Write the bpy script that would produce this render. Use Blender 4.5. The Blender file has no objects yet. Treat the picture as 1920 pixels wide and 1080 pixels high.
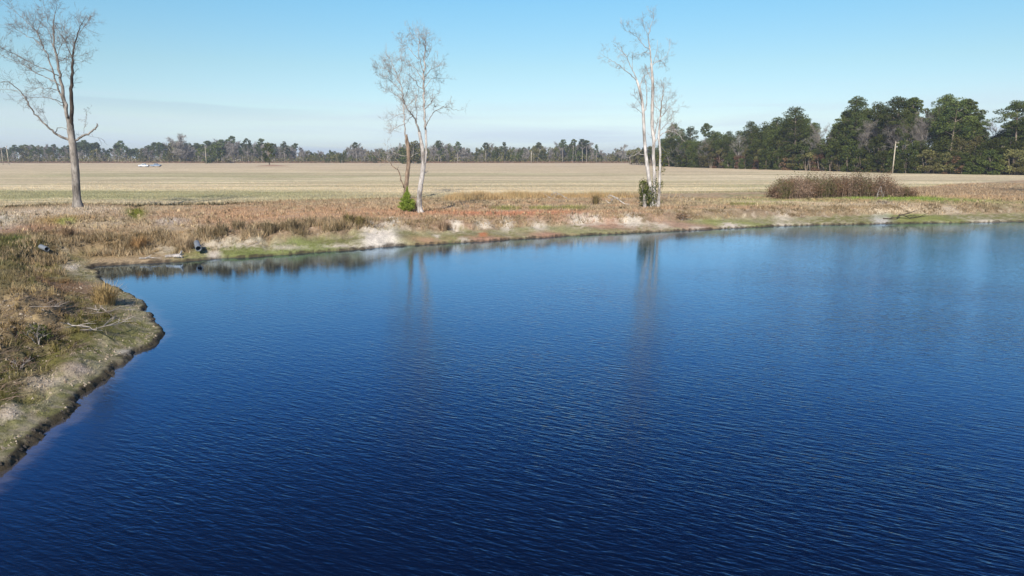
import bpy, math, random
import numpy as np
from mathutils import Vector

random.seed(7)
rng = np.random.default_rng(7)
SC = bpy.context.scene
COL = SC.collection

# ------------------------------------------------------------------ camera
CAM_Z = 6.2
F = 1297.0                    # focal length in pixels of a 1920 wide picture
PITCH = math.atan(246 / F)
cam_d = bpy.data.cameras.new('camera')
cam = bpy.data.objects.new('camera', cam_d)
COL.objects.link(cam)
cam.location = (0, 0, CAM_Z)
cam.rotation_euler = (math.pi / 2 - PITCH, 0, 0)
cam_d.sensor_width = 36
cam_d.lens = F / 1920 * 36
cam_d.clip_start = 0.1
cam_d.clip_end = 9000
SC.camera = cam

# ------------------------------------------------------------------ sky, sun, exposure
SUN_EL = math.radians(34)
SUN_TO = math.radians(11)      # the light travels this far right of straight ahead
world = bpy.data.worlds.new('World')
SC.world = world
world.use_nodes = True
wn = world.node_tree
wn.nodes.clear()


def N(nt, typ, **kw):
    n = nt.nodes.new(typ)
    for k, v in kw.items():
        if k.startswith('i_'):
            n.inputs[int(k[2:])].default_value = v
        else:
            setattr(n, k, v)
    return n


def L(nt, a, b):
    nt.links.new(a, b)


sky = N(wn, 'ShaderNodeTexSky', sky_type='NISHITA')
sky.sun_disc = False
sky.sun_elevation = SUN_EL
sky.sun_rotation = math.pi + SUN_TO
sky.altitude = 0
sky.air_density = 1.0
sky.dust_density = 0.3
sky.ozone_density = 2.0
tc = N(wn, 'ShaderNodeTexCoord')
sep = N(wn, 'ShaderNodeSeparateXYZ')
L(wn, tc.outputs['Generated'], sep.inputs[0])
tint = N(wn, 'ShaderNodeMixRGB', blend_type='MULTIPLY', i_0=1.0)
L(wn, sky.outputs[0], tint.inputs[1])
# colour of the clear air: slightly cyan low, deeper blue towards the zenith
tr = N(wn, 'ShaderNodeValToRGB')
el = tr.color_ramp.elements
el[0].position = 0.02; el[0].color = (0.63, 0.74, 1.0, 1)
el[1].position = 1.0; el[1].color = (0.26, 0.46, 0.78, 1)
for pos, c in ((0.05, (0.70, 0.75, 0.84, 1)), (0.12, (0.70, 0.81, 0.79, 1)), (0.20, (0.62, 0.90, 0.91, 1)), (0.31, (0.40, 0.86, 1.30, 1)), (0.50, (0.24, 0.44, 0.76, 1))):
    e = el.new(pos); e.color = c
L(wn, sep.outputs[2], tr.inputs[0])
L(wn, tr.outputs[0], tint.inputs[2])
# thin cirrus low over the horizon
mp = N(wn, 'ShaderNodeMapping')
mp.inputs['Scale'].default_value = (1.6, 1.6, 26)
L(wn, tc.outputs['Generated'], mp.inputs[0])
cn = N(wn, 'ShaderNodeTexNoise')
cn.inputs['Scale'].default_value = 1.9
cn.inputs['Detail'].default_value = 7
cn.inputs['Roughness'].default_value = 0.55
cn.inputs['Distortion'].default_value = 0.4
L(wn, mp.outputs[0], cn.inputs['Vector'])
cr = N(wn, 'ShaderNodeMapRange')
cr.inputs[1].default_value = 0.42; cr.inputs[2].default_value = 0.66
L(wn, cn.outputs[0], cr.inputs[0])
band = N(wn, 'ShaderNodeMapRange')
band.inputs[1].default_value = 0.115; band.inputs[2].default_value = 0.015
band.interpolation_type = 'SMOOTHSTEP'
L(wn, sep.outputs[2], band.inputs[0])
cm = N(wn, 'ShaderNodeMath', operation='MULTIPLY')
L(wn, cr.outputs[0], cm.inputs[0]); L(wn, band.outputs[0], cm.inputs[1])
cm2 = N(wn, 'ShaderNodeMath', operation='MULTIPLY')
cm2.inputs[1].default_value = 0.75
L(wn, cm.outputs[0], cm2.inputs[0])
cl = N(wn, 'ShaderNodeMixRGB')
cl.inputs[2].default_value = (4.5, 5.3, 6.3, 1)
L(wn, cm2.outputs[0], cl.inputs[0]); L(wn, tint.outputs[0], cl.inputs[1])
smp = N(wn, 'ShaderNodeMapping')
smp.inputs['Scale'].default_value = (1.2, 1.2, 7)
L(wn, tc.outputs['Generated'], smp.inputs[0])
sn = N(wn, 'ShaderNodeTexNoise')
sn.inputs['Scale'].default_value = 2.2
sn.inputs['Detail'].default_value = 4
L(wn, smp.outputs[0], sn.inputs['Vector'])
zoff = N(wn, 'ShaderNodeMath', operation='MULTIPLY_ADD')
zoff.inputs[1].default_value = 0.022; L(wn, sn.outputs[0], zoff.inputs[0]); L(wn, sep.outputs[2], zoff.inputs[2])
xs = N(wn, 'ShaderNodeMath', operation='MULTIPLY_ADD')      # the streak sinks towards the right
xs.inputs[1].default_value = 0.018; L(wn, sep.outputs[0], xs.inputs[0]); L(wn, zoff.outputs[0], xs.inputs[2])
s_up = N(wn, 'ShaderNodeMapRange'); s_up.interpolation_type = 'SMOOTHSTEP'
s_up.inputs[1].default_value = 0.0720; s_up.inputs[2].default_value = 0.0685
s_dn = N(wn, 'ShaderNodeMapRange'); s_dn.interpolation_type = 'SMOOTHSTEP'
s_dn.inputs[1].default_value = 0.050; s_dn.inputs[2].default_value = 0.0685
L(wn, xs.outputs[0], s_up.inputs[0]); L(wn, xs.outputs[0], s_dn.inputs[0])
s_x = N(wn, 'ShaderNodeMapRange'); s_x.interpolation_type = 'SMOOTHSTEP'
s_x.inputs[1].default_value = -0.18; s_x.inputs[2].default_value = -0.42
L(wn, sep.outputs[0], s_x.inputs[0])
s1 = N(wn, 'ShaderNodeMath', operation='MULTIPLY'); L(wn, s_up.outputs[0], s1.inputs[0]); L(wn, s_dn.outputs[0], s1.inputs[1])
s2 = N(wn, 'ShaderNodeMath', operation='MULTIPLY'); L(wn, s1.outputs[0], s2.inputs[0]); L(wn, s_x.outputs[0], s2.inputs[1])
s3 = N(wn, 'ShaderNodeMath', operation='MULTIPLY'); s3.inputs[1].default_value = 0.33; L(wn, s2.outputs[0], s3.inputs[0])
cl2 = N(wn, 'ShaderNodeMixRGB')
cl2.inputs[2].default_value = (3.2, 4.1, 5.1, 1)
L(wn, s3.outputs[0], cl2.inputs[0]); L(wn, cl.outputs[0], cl2.inputs[1])
cl = cl2
bg = N(wn, 'ShaderNodeBackground')
bg.inputs[1].default_value = 0.10
L(wn, cl.outputs[0], bg.inputs[0])
wo = N(wn, 'ShaderNodeOutputWorld')
L(wn, bg.outputs[0], wo.inputs[0])

sun_d = bpy.data.lights.new('sun', 'SUN')
sun_d.energy = 5.0
sun_d.angle = math.radians(0.5)
sun_d.color = (1.0, 0.93, 0.82)
sun = bpy.data.objects.new('sun', sun_d)
COL.objects.link(sun)
to = Vector((math.sin(SUN_TO) * math.cos(SUN_EL), math.cos(SUN_TO) * math.cos(SUN_EL), -math.sin(SUN_EL)))
sun.rotation_euler = to.to_track_quat('-Z', 'Y').to_euler()

SC.view_settings.view_transform = 'Standard'
SC.view_settings.look = 'None'
SC.view_settings.gamma = 1
SC.view_settings.exposure = 0.55
SC.view_settings.use_curve_mapping = False

# ------------------------------------------------------------------ measuring helpers
CP, SP = math.cos(PITCH), math.sin(PITCH)


def ray(px, py):
    a = (px - 960) / F; b = (540 - py) / F
    return np.array([a, CP + b * SP, -SP + b * CP])


def ground(px, py, z=1.25):
    r = ray(px, py)
    t = (z - CAM_Z) / r[2]
    return r[0] * t, r[1] * t


def at_y(px, py, Y):
    r = ray(px, py)
    t = Y / r[1]
    return np.array([r[0] * t, Y, CAM_Z + r[2] * t])


def _hash(ix, iy, seed):
    h = (ix * 374761393 + iy * 668265263 + seed * 1442695041) & 0xFFFFFFFF
    h = ((h ^ (h >> 13)) * 1274126177) & 0xFFFFFFFF
    h = h ^ (h >> 16)
    return (h & 0xFFFF) / 65535.0


def vnoise(x, y, seed=0):
    x = np.asarray(x, float); y = np.asarray(y, float)
    ix = np.floor(x).astype(np.int64); iy = np.floor(y).astype(np.int64)
    fx = x - ix; fy = y - iy
    fx = fx * fx * (3 - 2 * fx); fy = fy * fy * (3 - 2 * fy)
    a = _hash(ix, iy, seed); b = _hash(ix + 1, iy, seed)
    c = _hash(ix, iy + 1, seed); d = _hash(ix + 1, iy + 1, seed)
    return (a * (1 - fx) + b * fx) * (1 - fy) + (c * (1 - fx) + d * fx) * fy


def fbm(x, y, seed=0, octv=4, gain=0.5):
    s = 0; a = 1; t = 0; k = 1.0
    for o in range(octv):
        s = s + a * vnoise(x * k + o * 17.3, y * k - o * 9.1, seed + o)
        t += a; a *= gain; k *= 2.03
    return s / t


def sstep(a, b, x):
    t = np.clip((x - a) / (b - a), 0, 1)
    return t * t * (3 - 2 * t)


# ------------------------------------------------------------------ materials
def mat_new(name):
    m = bpy.data.materials.new(name)
    m.use_nodes = True
    nt = m.node_tree
    nt.nodes.clear()
    out = N(nt, 'ShaderNodeOutputMaterial')
    return m, nt, out


def principled(nt, out, rough=0.8, spec=0.3):
    p = N(nt, 'ShaderNodeBsdfPrincipled')
    p.inputs['Roughness'].default_value = rough
    p.inputs['Specular IOR Level'].default_value = spec
    L(nt, p.outputs[0], out.inputs[0])
    return p


def noise(nt, vec, scale, detail=4, rough=0.55, dist=0.0):
    n = N(nt, 'ShaderNodeTexNoise')
    n.inputs['Scale'].default_value = scale
    n.inputs['Detail'].default_value = detail
    n.inputs['Roughness'].default_value = rough
    n.inputs['Distortion'].default_value = dist
    if vec is not None:
        L(nt, vec, n.inputs['Vector'])
    return n


def maprange(nt, src, a, b, c, d):
    m = N(nt, 'ShaderNodeMapRange')
    for i, v in enumerate((a, b, c, d)):
        m.inputs[i + 1].default_value = v
    L(nt, src, m.inputs[0])
    return m


def mix(nt, fac, a, b, blend='MIX'):
    m = N(nt, 'ShaderNodeMixRGB', blend_type=blend)
    for i, v in enumerate((fac, a, b)):
        if isinstance(v, (int, float)):
            m.inputs[i].default_value = v
        elif isinstance(v, tuple):
            m.inputs[i].default_value = v + (1,) if len(v) == 3 else v
        else:
            L(nt, v, m.inputs[i])
    return m


def mat_ground():
    m, nt, out = mat_new('ground_cover')
    p = principled(nt, out, 0.95, 0.1)
    at = N(nt, 'ShaderNodeAttribute', attribute_name='col')
    fi = N(nt, 'ShaderNodeAttribute', attribute_name='field')
    g = N(nt, 'ShaderNodeNewGeometry')
    pos = g.outputs['Position']
    n1 = noise(nt, pos, 1.3, 6, 0.7)
    n2 = noise(nt, pos, 9.0, 5, 0.7)
    f1 = maprange(nt, n1.outputs[0], 0.3, 0.7, 0.72, 1.28)
    f2 = maprange(nt, n2.outputs[0], 0.3, 0.7, 0.70, 1.30)
    mu = N(nt, 'ShaderNodeMath', operation='MULTIPLY')
    L(nt, f1.outputs[0], mu.inputs[0]); L(nt, f2.outputs[0], mu.inputs[1])
    # crop rows and old straw in the field, drawn out along the rows
    mp = N(nt, 'ShaderNodeMapping')
    mp.inputs['Scale'].default_value = (0.05, 1.0, 1.0)
    mp.inputs['Rotation'].default_value = (0, 0, math.radians(1.5))
    L(nt, pos, mp.inputs[0])
    r1 = noise(nt, mp.outputs[0], 1.25, 5, 0.65)
    r2 = noise(nt, mp.outputs[0], 0.22, 4, 0.6)
    g1 = maprange(nt, r1.outputs[0], 0.34, 0.66, 0.66, 1.22)
    g2 = maprange(nt, r2.outputs[0], 0.35, 0.65, 0.84, 1.14)
    mr = N(nt, 'ShaderNodeMath', operation='MULTIPLY')
    L(nt, g1.outputs[0], mr.inputs[0]); L(nt, g2.outputs[0], mr.inputs[1])
    fm = N(nt, 'ShaderNodeMix', data_type='FLOAT')
    L(nt, fi.outputs['Fac'], fm.inputs[0])
    fm.inputs[2].default_value = 1.0
    L(nt, mr.outputs[0], fm.inputs[3])
    mm = N(nt, 'ShaderNodeMath', operation='MULTIPLY')
    L(nt, mu.outputs[0], mm.inputs[0]); L(nt, fm.outputs[0], mm.inputs[1])
    cc = N(nt, 'ShaderNodeVectorMath', operation='SCALE')
    L(nt, at.outputs['Color'], cc.inputs[0]); L(nt, mm.outputs[0], cc.inputs['Scale'])
    L(nt, cc.outputs[0], p.inputs['Base Color'])
    b = N(nt, 'ShaderNodeBump')
    b.inputs['Strength'].default_value = 0.9
    b.inputs['Distance'].default_value = 0.10
    n3 = noise(nt, pos, 5.0, 8, 0.75)
    L(nt, n3.outputs[0], b.inputs['Height'])
    L(nt, b.outputs[0], p.inputs['Normal'])
    return m


def mat_blades(name, trans=0.25):
    m, nt, out = mat_new(name)
    at = N(nt, 'ShaderNodeAttribute', attribute_name='col')
    d = N(nt, 'ShaderNodeBsdfDiffuse')
    t = N(nt, 'ShaderNodeBsdfTranslucent')
    L(nt, at.outputs['Color'], d.inputs[0]); L(nt, at.outputs['Color'], t.inputs[0])
    ms = N(nt, 'ShaderNodeMixShader', i_0=trans)
    L(nt, d.outputs[0], ms.inputs[1]); L(nt, t.outputs[0], ms.inputs[2])
    L(nt, ms.outputs[0], out.inputs[0])
    return m


def mat_leaf(name, c1, c2, var=0.35):
    """foliage: leaf colour varies from leaf to leaf (tint), clump to clump and tree to tree"""
    m, nt, out = mat_new(name)
    at = N(nt, 'ShaderNodeAttribute', attribute_name='tint')
    oi = N(nt, 'ShaderNodeObjectInfo')
    tcn = N(nt, 'ShaderNodeTexCoord')
    n = noise(nt, tcn.outputs['Object'], 0.45, 3, 0.6)
    a = N(nt, 'ShaderNodeMath', operation='ADD')
    L(nt, at.outputs['Fac'], a.inputs[0]); L(nt, n.outputs[0], a.inputs[1])
    h = maprange(nt, a.outputs[0], 0.45, 1.5, 0.0, 1.0)
    c = mix(nt, h.outputs[0], c1, c2)
    v = maprange(nt, oi.outputs['Random'], 0, 1, 1 - var, 1 + var)
    s = N(nt, 'ShaderNodeVectorMath', operation='SCALE')
    L(nt, c.outputs[0], s.inputs[0]); L(nt, v.outputs[0], s.inputs['Scale'])
    hs = N(nt, 'ShaderNodeHueSaturation')
    vh = maprange(nt, oi.outputs['Random'], 0, 1, 0.485, 0.51)
    L(nt, vh.outputs[0], hs.inputs['Hue']); L(nt, s.outputs[0], hs.inputs['Color'])
    d = N(nt, 'ShaderNodeBsdfDiffuse'); t = N(nt, 'ShaderNodeBsdfTranslucent')
    L(nt, hs.outputs[0], d.inputs[0]); L(nt, hs.outputs[0], t.inputs[0])
    ms = N(nt, 'ShaderNodeMixShader', i_0=0.2)
    L(nt, d.outputs[0], ms.inputs[1]); L(nt, t.outputs[0], ms.inputs[2])
    L(nt, ms.outputs[0], out.inputs[0])
    return m


def mat_bark(name, c1, c2, scale=3.0, bump=0.03, stretch=0.35):
    m, nt, out = mat_new(name)
    p = principled(nt, out, 0.9, 0.15)
    tcn = N(nt, 'ShaderNodeTexCoord')
    mp = N(nt, 'ShaderNodeMapping')
    mp.inputs['Scale'].default_value = (1, 1, stretch)
    L(nt, tcn.outputs['Object'], mp.inputs[0])
    n = noise(nt, mp.outputs[0], scale, 7, 0.7)
    h = maprange(nt, n.outputs[0], 0.36, 0.62, 0, 1)
    c = mix(nt, h.outputs[0], c1, c2)
    n2 = noise(nt, tcn.outputs['Object'], 0.8, 4, 0.6)
    v = maprange(nt, n2.outputs[0], 0.3, 0.7, 0.75, 1.2)
    s = N(nt, 'ShaderNodeVectorMath', operation='SCALE')
    L(nt, c.outputs[0], s.inputs[0]); L(nt, v.outputs[0], s.inputs['Scale'])
    L(nt, s.outputs[0], p.inputs['Base Color'])
    b = N(nt, 'ShaderNodeBump')
    b.inputs['Strength'].default_value = 0.8
    b.inputs['Distance'].default_value = bump
    n3 = noise(nt, mp.outputs[0], scale * 4, 6, 0.7)
    L(nt, n3.outputs[0], b.inputs['Height']); L(nt, b.outputs[0], p.inputs['Normal'])
    return m


def mat_plain(name, c, rough=0.6, metal=0.0, spec=0.4, var=0.12, scale=4.0):
    m, nt, out = mat_new(name)
    p = principled(nt, out, rough, spec)
    p.inputs['Metallic'].default_value = metal
    tcn = N(nt, 'ShaderNodeTexCoord')
    n = noise(nt, tcn.outputs['Object'], scale, 4, 0.6)
    v = maprange(nt, n.outputs[0], 0.3, 0.7, 1 - var, 1 + var)
    s = N(nt, 'ShaderNodeVectorMath', operation='SCALE')
    s.inputs[0].default_value = c
    L(nt, v.outputs[0], s.inputs['Scale'])
    L(nt, s.outputs[0], p.inputs['Base Color'])
    return m


def mat_water():
    m, nt, out = mat_new('pond_water')
    dif = N(nt, 'ShaderNodeBsdfDiffuse')
    glo = N(nt, 'ShaderNodeBsdfGlossy')
    glo.inputs['Color'].default_value = (0.56, 0.76, 1.0, 1)
    glo.inputs['Roughness'].default_value = 0.04
    fre = N(nt, 'ShaderNodeFresnel')
    fre.inputs['IOR'].default_value = 1.333
    gain = N(nt, 'ShaderNodeMath', operation='MULTIPLY', use_clamp=True)   # reflection strengthened past clean water's Fresnel to brighten the pond
    gain.inputs[1].default_value = 1.68
    L(nt, fre.outputs[0], gain.inputs[0])
    ms = N(nt, 'ShaderNodeMixShader')
    L(nt, gain.outputs[0], ms.inputs[0]); L(nt, dif.outputs[0], ms.inputs[1]); L(nt, glo.outputs[0], ms.inputs[2])
    L(nt, ms.outputs[0], out.inputs[0])
    sh = N(nt, 'ShaderNodeAttribute', attribute_name='shore')
    g = N(nt, 'ShaderNodeNewGeometry')
    pos = g.outputs['Position']
    wob = noise(nt, pos, 1.5, 3, 0.6)
    wa = maprange(nt, wob.outputs[0], 0.3, 0.7, -0.25, 0.25)
    ad = N(nt, 'ShaderNodeMath', operation='ADD')
    L(nt, sh.outputs['Fac'], ad.inputs[0]); L(nt, wa.outputs[0], ad.inputs[1])
    sm = maprange(nt, ad.outputs[0], -0.1, 0.55, 1, 0)
    sm.interpolation_type = 'SMOOTHERSTEP'
    c = mix(nt, sm.outputs[0], (0.0008, 0.0025, 0.010), (0.060, 0.052, 0.050))
    L(nt, c.outputs[0], dif.inputs[0])

    def waves(rot, scale, stretch, det, dist, rough=0.5):
        mp = N(nt, 'ShaderNodeMapping', vector_type='TEXTURE')
        mp.inputs['Rotation'].default_value = (0, 0, math.radians(rot))
        mp.inputs['Scale'].default_value = (1 / stretch, 1, 1)
        L(nt, pos, mp.inputs[0])
        return noise(nt, mp.outputs[0], scale, det, rough, dist)

    # wind ripples whose crests run from far left to near right
    a = waves(-27, 8.4, 0.26, 2.0, 0.5)
    b = waves(-18, 13.5, 0.24, 2.0, 0.4)
    c2 = waves(-38, 5.2, 0.30, 1.0, 0.3)
    d = waves(12, 14.0, 0.45, 1.0, 0.2)
    acc = None
    for nd, w in ((a, 1.0), (b, 0.55), (c2, 0.55), (d, 0.22)):
        mu = N(nt, 'ShaderNodeMath', operation='MULTIPLY')
        mu.inputs[1].default_value = w
        L(nt, nd.outputs[0], mu.inputs[0])
        if acc is None:
            acc = mu
        else:
            s = N(nt, 'ShaderNodeMath', operation='ADD')
            L(nt, acc.outputs[0], s.inputs[0]); L(nt, mu.outputs[0], s.inputs[1])
            acc = s
    # gusts, and lee under the banks
    gu = noise(nt, pos, 0.09, 3, 0.5)
    gv = maprange(nt, gu.outputs[0], 0.35, 0.65, 0.5, 1.0)
    lee = N(nt, 'ShaderNodeAttribute', attribute_name='lee')
    st = N(nt, 'ShaderNodeMath', operation='MULTIPLY')
    L(nt, gv.outputs[0], st.inputs[0]); L(nt, lee.outputs['Fac'], st.inputs[1])
    hh = N(nt, 'ShaderNodeMath', operation='MULTIPLY')
    L(nt, acc.outputs[0], hh.inputs[0]); L(nt, st.outputs[0], hh.inputs[1])
    bu = N(nt, 'ShaderNodeBump')
    bu.inputs['Strength'].default_value = 1.0
    bu.inputs['Distance'].default_value = 0.0175
    L(nt, hh.outputs[0], bu.inputs['Height'])
    for nd in (fre, glo):
        L(nt, bu.outputs[0], nd.inputs['Normal'])
    return m


M = {
    'ground': mat_ground(),
    'water': mat_water(),
    'grass': mat_blades('dry_grass', 0.2),
    'bark_grey': mat_bark('grey_bark', (0.075, 0.065, 0.055), (0.30, 0.27, 0.24), 2.6, 0.05),
    'bark_pale': mat_bark('pale_bark', (0.13, 0.11, 0.095), (0.50, 0.46, 0.425), 2.2, 0.03, 0.4),
    'bark_brown': mat_bark('brown_bark', (0.10, 0.070, 0.05), (0.30, 0.22, 0.16), 3.0, 0.05),
    'bark_dark': mat_bark('dark_vine_bark', (0.025, 0.02, 0.018), (0.09, 0.07, 0.055), 3.0, 0.04),
    'twig': mat_bark('twig_bark', (0.17, 0.145, 0.125), (0.40, 0.36, 0.33), 1.0, 0.01),
    'twig_dark': mat_bark('dark_twig_bark', (0.10, 0.085, 0.075), (0.25, 0.215, 0.19), 1.0, 0.01),
    'wood_bark': mat_bark('far_trunk_bark', (0.16, 0.13, 0.11), (0.42, 0.38, 0.33), 1.2, 0.03),
    'pine_bark': mat_bark('pine_bark', (0.10, 0.075, 0.06), (0.30, 0.24, 0.19), 1.2, 0.03),
    'bare_twig': mat_bark('bare_crown_twigs', (0.15, 0.125, 0.11), (0.36, 0.31, 0.285), 0.5, 0.01),
    'needle': mat_leaf('pine_needles', (0.032, 0.052, 0.016), (0.125, 0.145, 0.042)),
    'needle_haze': mat_leaf('hazy_far_needles', (0.045, 0.065, 0.034), (0.13, 0.15, 0.07)),
    'leaf_dark': mat_leaf('evergreen_leaves', (0.026, 0.040, 0.012), (0.105, 0.12, 0.032)),
    'leaf_olive': mat_leaf('olive_leaves', (0.065, 0.066, 0.026), (0.18, 0.165, 0.065)),
    'leaf_brown': mat_leaf('withered_leaves', (0.065, 0.040, 0.026), (0.24, 0.145, 0.085)),
    'needle_bright': mat_leaf('young_pine_needles', (0.10, 0.16, 0.02), (0.27, 0.34, 0.06), 0.05),
    'twig_mass': mat_leaf('fine_bare_twigs', (0.13, 0.115, 0.10), (0.33, 0.30, 0.27), 0.25),
    'ivy': mat_leaf('climbing_leaves', (0.03, 0.045, 0.012), (0.12, 0.13, 0.035), 0.05),
    'pole': mat_bark('pole_wood', (0.26, 0.22, 0.17), (0.46, 0.41, 0.33), 2.0, 0.01),
    'pipe': mat_plain('pipe_metal', (0.22, 0.24, 0.26), 0.5, 0.3),
    'pipe_shade': mat_plain('pipe_shade_black', (0.01, 0.01, 0.01), 0.9),
    'paint_white': mat_plain('white_truck_paint', (0.50, 0.54, 0.60), 0.25, 0.0, 0.6, 0.03),
    'paint_silver': mat_plain('silver_truck_paint', (0.24, 0.31, 0.42), 0.28, 0.3, 0.6, 0.03),
    'glass': mat_plain('dark_window_glass', (0.02, 0.03, 0.04), 0.05, 0.0, 0.8, 0.02),
    'rubber': mat_plain('tyre_rubber', (0.02, 0.02, 0.02), 0.8),
    'metal': mat_plain('rim_metal', (0.5, 0.5, 0.5), 0.35, 0.8),
    'black': mat_plain('black_plastic', (0.015, 0.015, 0.018), 0.5),
    'lamp': mat_plain('lamp_glass', (0.6, 0.1, 0.06), 0.3),
    'clay': mat_bark('sandy_soil', (0.12, 0.09, 0.06), (0.42, 0.35, 0.27), 3.0, 0.04, 1.0),
    'wall': mat_plain('pale_siding', (0.62, 0.60, 0.56), 0.7),
    'roof': mat_plain('grey_roof', (0.30, 0.29, 0.28), 0.8),
}

# ------------------------------------------------------------------ object helpers
def tag(o, label=None, cat=None, group=None, kind=None):
    for k, v in (('label', label), ('category', cat), ('group', group), ('kind', kind)):
        if v:
            o[k] = v
    return o


def empty(name, loc, label, cat, group=None, rz=0, s=1.0):
    o = bpy.data.objects.new(name, None)
    COL.objects.link(o)
    o.empty_display_size = 0.3
    o.location = loc
    o.rotation_euler = (0, 0, rz)
    o.scale = (s, s, s)
    return tag(o, label, cat, group)


def link_mesh(name, me, parent=None, loc=(0, 0, 0)):
    o = bpy.data.objects.new(name, me)
    COL.objects.link(o)
    o.location = loc
    if parent is not None:
        o.parent = parent
    return o


def np_mesh(name, verts, faces, mats, mat_idx=None, smooth=False, col=None, tint=None, extra=None):
    """faces: (n,3) or (n,4) array, or a list of those arrays"""
    if not isinstance(faces, list):
        faces = [faces]
    faces = [f for f in faces if len(f)]
    me = bpy.data.meshes.new(name)
    nv = len(verts)
    me.vertices.add(nv)
    me.vertices.foreach_set('co', np.asarray(verts, np.float32).ravel())
    loops = np.concatenate([f.ravel() for f in faces]).astype(np.int32)
    sizes = np.concatenate([np.full(len(f), f.shape[1]) for f in faces]).astype(np.int32)
    starts = np.concatenate([[0], np.cumsum(sizes)[:-1]]).astype(np.int32)
    me.loops.add(len(loops))
    me.loops.foreach_set('vertex_index', loops)
    me.polygons.add(len(sizes))
    me.polygons.foreach_set('loop_start', starts)
    if mat_idx is not None:
        me.polygons.foreach_set('material_index', np.asarray(mat_idx, np.int32))
    me.polygons.foreach_set('use_smooth', np.full(len(sizes), smooth))
    for m in mats:
        me.materials.append(m)
    if col is not None:
        a = me.attributes.new('col', 'FLOAT_COLOR', 'POINT')
        c4 = np.ones((nv, 4), np.float32); c4[:, :3] = col
        a.data.foreach_set('color', c4.ravel())
    if tint is not None:
        a = me.attributes.new('tint', 'FLOAT', 'POINT')
        a.data.foreach_set('value', np.asarray(tint, np.float32))
    for k, v in (extra or {}).items():
        a = me.attributes.new(k, 'FLOAT', 'POINT')
        a.data.foreach_set('value', np.asarray(v, np.float32))
    me.update(calc_edges=True)
    me.validate()
    return me


class MB:
    """collects tubes, boxes and leaves into one mesh"""
    def __init__(self):
        self.v = []; self.q = []; self.t = []; self.tv = []; self.n = 0

    def _add(self, v, q=None, t=None, tint=0.5):
        v = np.asarray(v, float)
        self.v.append(v)
        self.tv.append(np.full(len(v), tint) if np.isscalar(tint) else np.asarray(tint))
        if q is not None and len(q):
            self.q.append(np.asarray(q, int) + self.n)
        if t is not None and len(t):
            self.t.append(np.asarray(t, int) + self.n)
        self.n += len(v)

    def tube(self, pts, radii, sides=6, cap=True, bumpy=0.0, rnd=None):
        pts = np.asarray(pts, float); k = len(pts)
        radii = np.asarray(radii, float)
        tg = np.gradient(pts, axis=0)
        tg /= (np.linalg.norm(tg, axis=1, keepdims=True) + 1e-9)
        up = np.array([0.0, 0.0, 1.0]) if abs(tg[0][2]) < 0.9 else np.array([1.0, 0, 0])
        a = np.cross(tg, up); a /= (np.linalg.norm(a, axis=1, keepdims=True) + 1e-9)
        b = np.cross(tg, a)
        th = np.arange(sides) * 2 * math.pi / sides
        rr = radii[:, None] * np.ones(sides)[None, :]
        if bumpy:
            rr = rr * (1 + bumpy * (rnd or rng).uniform(-1, 1, rr.shape))
        v = pts[:, None, :] + rr[:, :, None] * (np.cos(th)[None, :, None] * a[:, None, :] + np.sin(th)[None, :, None] * b[:, None, :])
        v = v.reshape(-1, 3)
        i = np.arange(k - 1)[:, None] * sides; j = np.arange(sides)[None, :]; j2 = (j + 1) % sides
        q = np.stack([i + j, i + j2, i + sides + j2, i + sides + j], -1).reshape(-1, 4)
        t = []
        if cap:
            v = np.vstack([v, pts[0], pts[-1]])
            c0 = k * sides; c1 = c0 + 1
            t = [[c0, (x + 1) % sides, x] for x in range(sides)] + [[c1, (k - 1) * sides + x, (k - 1) * sides + (x + 1) % sides] for x in range(sides)]
        self._add(v, q, t)

    def box(self, x0, x1, y0, y1, z0, z1):
        v = [(x, y, z) for x in (x0, x1) for y in (y0, y1) for z in (z0, z1)]
        q = [(0, 1, 3, 2), (4, 6, 7, 5), (0, 4, 5, 1), (2, 3, 7, 6), (0, 2, 6, 4), (1, 5, 7, 3)]
        self._add(v, q)

    def leaves(self, c, size, aspect=0.45, droop=0.0, tint=None, upbias=0.0):
        """c: (n,3) centres; a small quad each, turned at random"""
        n = len(c)
        if n == 0:
            return
        d = rng.normal(size=(n, 3)); d[:, 2] += upbias
        d /= np.linalg.norm(d, axis=1, keepdims=True)
        e = rng.normal(size=(n, 3)); e -= (e * d).sum(1, keepdims=True) * d
        e /= np.linalg.norm(e, axis=1, keepdims=True)
        s = size * rng.uniform(0.6, 1.4, (n, 1))
        a = d * s * 0.5; b = e * s * 0.5 * aspect
        v = np.stack([c - a, c + b * 1.0, c + a, c - b], 1).reshape(-1, 3)
        q = np.arange(4 * n).reshape(-1, 4)
        tt = rng.uniform(0, 1, n) if tint is None else tint
        self._add(v, q, None, np.repeat(tt, 4))

    def mesh(self, name, mats, smooth=True):
        v = np.vstack(self.v)
        f = []
        if self.q: f.append(np.vstack(self.q))
        if self.t: f.append(np.vstack(self.t))
        return np_mesh(name, v, f, mats, smooth=smooth, tint=np.concatenate(self.tv))

    def obj(self, name, mat, parent=None, smooth=True, loc=(0, 0, 0)):
        return link_mesh(name, self.mesh(name, [mat], smooth), parent, loc)


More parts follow.
